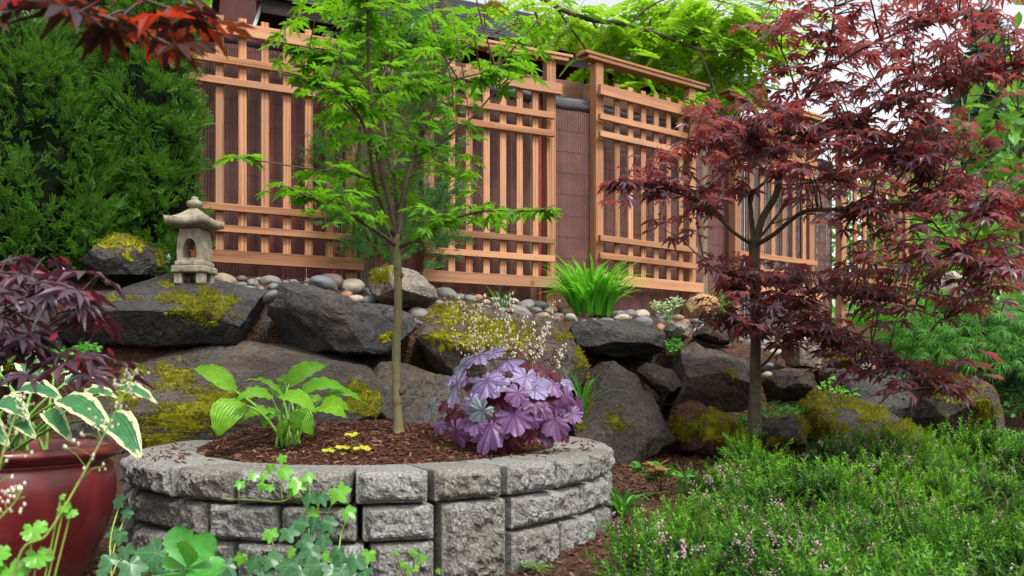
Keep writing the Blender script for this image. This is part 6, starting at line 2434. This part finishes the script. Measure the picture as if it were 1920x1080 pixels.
scl = [(1145, 55, 60, 35, 7.65, 8.15, 9), (1060, 15, 50, 18, 7.65, 8.15, 4), (1220, 70, 70, 40, 7.65, 8.15, 13), (1300, 50, 80, 40, 7.65, 8.15, 15), (1380, 70, 60, 40, 7.65, 8.15, 14), (1430, 90, 30, 30, 7.65, 8.15, 6),
       (1360, 140, 60, 30, 7.65, 8.15, 9), (1200, 190, 70, 18, 7.65, 8.15, 12), (1160, 120, 40, 25, 7.65, 8.15, 6), (1280, 190, 50, 20, 7.65, 8.15, 8), (1240, 130, 50, 30, 7.65, 8.15, 7), (1420, 40, 40, 30, 7.65, 8.15, 7), (1250, 0, 200, 15, 7.65, 8.15, 14), (1330, 12, 100, 18, 7.65, 8.15, 10), (1060, 25, 70, 22, 7.65, 8.15, 8), (1445, 50, 40, 40, 7.65, 8.15, 7)]
maple('sumac_tree', 'tree with feathery yellow-green leaves arching over the roof behind the fence', sm_, scl, .27, 'sumac', 'bark_grey', 'bark_dark', 1, (3, 5), .3, .35, PIN, 300, 9, 0)

# ---- backdrop: trees beyond the garden
def far_tree(name, label, base, H, R, n, mat, size, seed, kind='round', trunk=.12, z0=.3):
    r_ = np.random.default_rng(seed)
    base = np.asarray(base, float)
    t = thing(name, label, 'tree', base)
    if kind == 'cone':
        u = r_.uniform(0, 1, n) ** .8
        a = r_.uniform(0, 2 * math.pi, n)
        layer = .6 + .4 * np.abs(np.sin(u * 34))
        q = np.sqrt(r_.uniform(.1, 1, n))
        p = np.stack([np.cos(a) * R * (1 - u) * layer * q, np.sin(a) * R * (1 - u) * layer * q, (z0 + (1 - z0) * u) * H], 1)
    else:
        D = r_.normal(size=(n, 3))
        D /= np.linalg.norm(D, axis=1)[:, None]
        q = r_.uniform(.3, 1, n) ** .5 * (1 + .35 * fbm(D * 2.2 + seed, 3))
        p = D * q[:, None] * [R, R, H * (1 - z0) / 2] + [0, 0, H * (1 + z0) / 2]
    mb = MB().inst(LEAFP, frames(p, r_.normal(size=(n, 3)) + [0, 0, -.3], r_.normal(size=(n, 3)) + [0, 0, .6], size * r_.uniform(.6, 1.3, n)))
    o = link('crown', mb.mesh('crown', M[mat]), t)
    o['kind'] = 'stuff'
    c = cr([[0, 0, -.2], [.02 * H, 0, H * .4], [0, 0, H * .85]], 5)
    V, T = tube(c, np.linspace(trunk, trunk * .2, len(c)), 8)
    link('trunk', mesh('trunk', V, T, M['bark_grey'], True), t)
    lb_ = MB()
    for k in range(14):
        z = r_.uniform(max(.25, z0), .85) * H
        an = r_.uniform(0, 6.28)
        rr_ = R * (.75 if kind != 'cone' else .8 * (1 - z / H))
        lb_.add(*tube(cr([[0, 0, z * .9], [math.cos(an) * rr_ * .5, math.sin(an) * rr_ * .5, z], [math.cos(an) * rr_, math.sin(an) * rr_, z + .1 * R]], 3), trunk * .2, 4, False))
    o = link('limbs', lb_.mesh('limbs', M['bark_grey'], False), t)
    o['kind'] = 'stuff'
    return t


far_tree('fir_tree', 'hazy blue-green conifer far behind the purple maple', on_ground(1850, 24), 9.2, 2.6, 5200, 'farfir', .42, 61, 'cone')
far_tree('fir_tree', 'shorter far conifer left of the hazy conifer', on_ground(1735, 27), 7.4, 2.4, 4200, 'farfir', .42, 62, 'cone')
far_tree('fir_tree', 'far conifer at the right edge of the view', on_ground(1960, 22), 8.5, 2.6, 4200, 'farfir', .42, 63, 'cone')
far_tree('broadleaf_tree', 'light green tree beyond the left end of the fence', on_ground(455, 13), 6.6, 1.7, 2600, 'farleaf', .17, 64, 'round', .1, .4)
far_tree('broadleaf_tree', 'light green tree top above the left shrubs', on_ground(250, 15), 7.6, 2.2, 2600, 'farleaf', .18, 65, 'round', .1, .35)
far_tree('leafy_shrub', 'bright broad-leaved shrub at the right edge behind the purple maple', on_ground(1905, 8.2), 2.9, .55, 420, 'fig', .2, 66, 'round', .03, .25)
far_tree('leafy_shrub', 'bright green shrub behind the end trellis panel', on_ground(1660, 12), 2.4, 1.3, 1100, 'fig', .16, 67, 'round', .04, .1)
far_tree('leafy_shrub', 'low mixed shrub between the fence end and the laceleaf maple', on_ground(1790, 10.5), 2.0, 1.1, 1500, 'farleaf', .1, 68, 'round', .03, .05)
far_tree('leafy_shrub', 'dark hedge shrub in the far right background', on_ground(1900, 13), 2.6, 2.0, 3000, 'farfir', .14, 69, 'round', .04, .05)
grass('fern', 'dark fern at the right edge below the mossy boulder', on_ground(1905, 4.75), 60, .24, .25, .008, 'fern', (0, -.03, 0), .8, 20, .06)

# ================================================================== HEATHER
def heather_top(x, y):
    p = np.stack([np.ravel(x), np.ravel(y), 0 * np.ravel(x)], 1)
    return ground_z(x, y) + .13 + (fbm(p * 2.6 + 9, 3) * .06 + fbm(p * 8 + 2, 2) * .035).reshape(np.shape(x))


def h_inside(x, y):
    left = np.interp(y, [1.2, 1.7, 2.2, 2.7, 3.2, 3.7, 4.2, 4.6], [.06, .19, .35, .45, .57, .76, 1.03, 1.6])
    p = np.stack([np.ravel(x), np.ravel(y), 0 * np.ravel(x)], 1)
    back = np.interp(x, [.9, 1.5, 2.0, 2.8], [3.95, 4.12, 4.22, 4.3])
    jit = (fbm(p * 3, 2) * .10).reshape(np.shape(x))
    return (x > left + jit) & (y < back + jit * .6)


stem_V, stem_T, stem_U = [], [], []
_r = np.random.default_rng(3)
protoH = []
for k in range(4):
    V, T, U = [], [], []
    n_ = 13
    bend = _r.normal(0, .12, 2)
    for i in range(n_):
        t = (i + .5) / n_
        c = np.array([bend[0] * t * t, bend[1] * t * t, t])
        for j in range(3):
            a = i * 1.1 + j * 2.094
            d = np.array([math.cos(a), math.sin(a), .75])
            L = .15 * (1 - .4 * t)
            s_ = np.array([-math.sin(a), math.cos(a), 0]) * .026
            b = len(V)
            V += [c - s_, c + s_, c + d * L]
            U += [(0, t), (0, t), (0, min(1, t + .12))]
            T.append((b, b + 1, b + 2))
    b = len(V)
    V += [np.array([-.012, 0, 0]), np.array([.012, 0, 0]), np.array([bend[0], bend[1], 1.0])]
    U += [(0, 0), (0, 0), (0, .8)]
    T.append((b, b + 1, b + 2))
    protoH.append((np.array(V), np.array(T), np.array(U)))
nc = 7000
cx_ = rng.uniform(.1, 3.3, nc)
cy_ = 1.15 + 3.2 * rng.uniform(0, 1, nc) ** 1.15
hn = fbm(np.stack([cx_, cy_, 0 * cx_], 1) * 7 + 5, 3)
ok = h_inside(cx_, cy_) & (np.abs(cx_ / cy_) < .76) & (hn > -.28)
cx_, cy_ = cx_[ok], cy_[ok]
cz_ = heather_top(cx_, cy_) - .085 + rng.normal(0, .016, len(cx_))
ctl = rng.normal(0, .35, (len(cx_), 3)) + [0, 0, 1]
w_ = np.repeat(np.arange(len(cx_)), 7)
n = len(w_)
tl = ctl[w_] + rng.normal(0, .55, (n, 3)) * [1, 1, .4]
x, y = cx_[w_] + rng.normal(0, .012, n), cy_[w_] + rng.normal(0, .012, n)
z = cz_[w_] + rng.uniform(0, .02, n)
hb = np.array([1.4, 2.8, gz(1.4, 2.8)])
hs = thing('heather', 'wide mat of green heather with small pink flowers at the lower right', 'ground cover', hb)
hs['kind'] = 'stuff'
Mh = frames(np.stack([x, y, z], 1), tl, rng.normal(size=(n, 3)), 1)
Mz = Mh.copy()
Mz[:, :3, 2] = Mh[:, :3, 1]
Mz[:, :3, 1] = Mh[:, :3, 2]
Mz[:, :3, 0] = -Mh[:, :3, 0]
Mz[:, :3, :3] *= (rng.uniform(.045, .125, n) * (1 + .5 * fbm(np.stack([x, y, 0 * x], 1) * 4 + 3, 3)))[:, None, None]
mb = MB()
kk = rng.integers(0, 4, n)
for k in range(4):
    mb.inst(protoH[k], Mz[kk == k])
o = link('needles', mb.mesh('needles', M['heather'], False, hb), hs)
o['kind'] = 'stuff'
dt = MB()
for i in rng.choice(n, 800, replace=False):
    p0 = np.array([x[i], y[i], z[i] - .03])
    d_ = rng.normal(0, .5, 3) + [0, 0, .9]
    p1 = p0 + d_ * rng.uniform(.06, .15)
    dt.add(*tube(cr([p0, (p0 + p1) / 2 + rng.normal(0, .01, 3), p1], 3), .0009, 3, False))
link('dry_twigs', dt.mesh('dry_twigs', M['bark_brown'], False, hb), hs)['kind'] = 'stuff'
# woody mat below
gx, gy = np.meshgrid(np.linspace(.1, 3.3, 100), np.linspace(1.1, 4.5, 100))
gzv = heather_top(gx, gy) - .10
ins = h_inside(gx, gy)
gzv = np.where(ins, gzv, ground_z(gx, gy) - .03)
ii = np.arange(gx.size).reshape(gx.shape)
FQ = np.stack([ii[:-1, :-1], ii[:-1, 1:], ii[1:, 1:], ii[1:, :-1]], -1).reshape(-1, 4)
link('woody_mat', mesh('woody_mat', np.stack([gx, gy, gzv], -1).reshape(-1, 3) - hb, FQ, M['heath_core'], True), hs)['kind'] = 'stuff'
# flowers in loose clusters on some stem tips
nf = fbm(np.stack([x * 6, y * 6, 0 * x], 1) + 31, 3)
sel = np.where((nf > .12) & (rng.random(n) < .17))[0]
fb = MB()
V4, T4 = ico(0)
fp, fs = [], []
for i in sel:
    tip = Mz[i, :3, 3] + Mz[i, :3, 2] * .95
    for _ in range(rng.integers(6, 13)):
        fp.append(tip + rng.normal(0, .005, 3) + Mz[i, :3, 2] * rng.uniform(-.35, .02))
fp = np.array(fp)
fb.inst((V4 * [.6, 1, .6], T4, np.zeros((len(V4), 2))), frames(fp, rng.normal(size=(len(fp), 3)), rng.normal(size=(len(fp), 3)), rng.uniform(.003, .0055, len(fp))))
link('flowers', fb.mesh('flowers', M['heath_flower'], False, hb), hs)['kind'] = 'stuff'
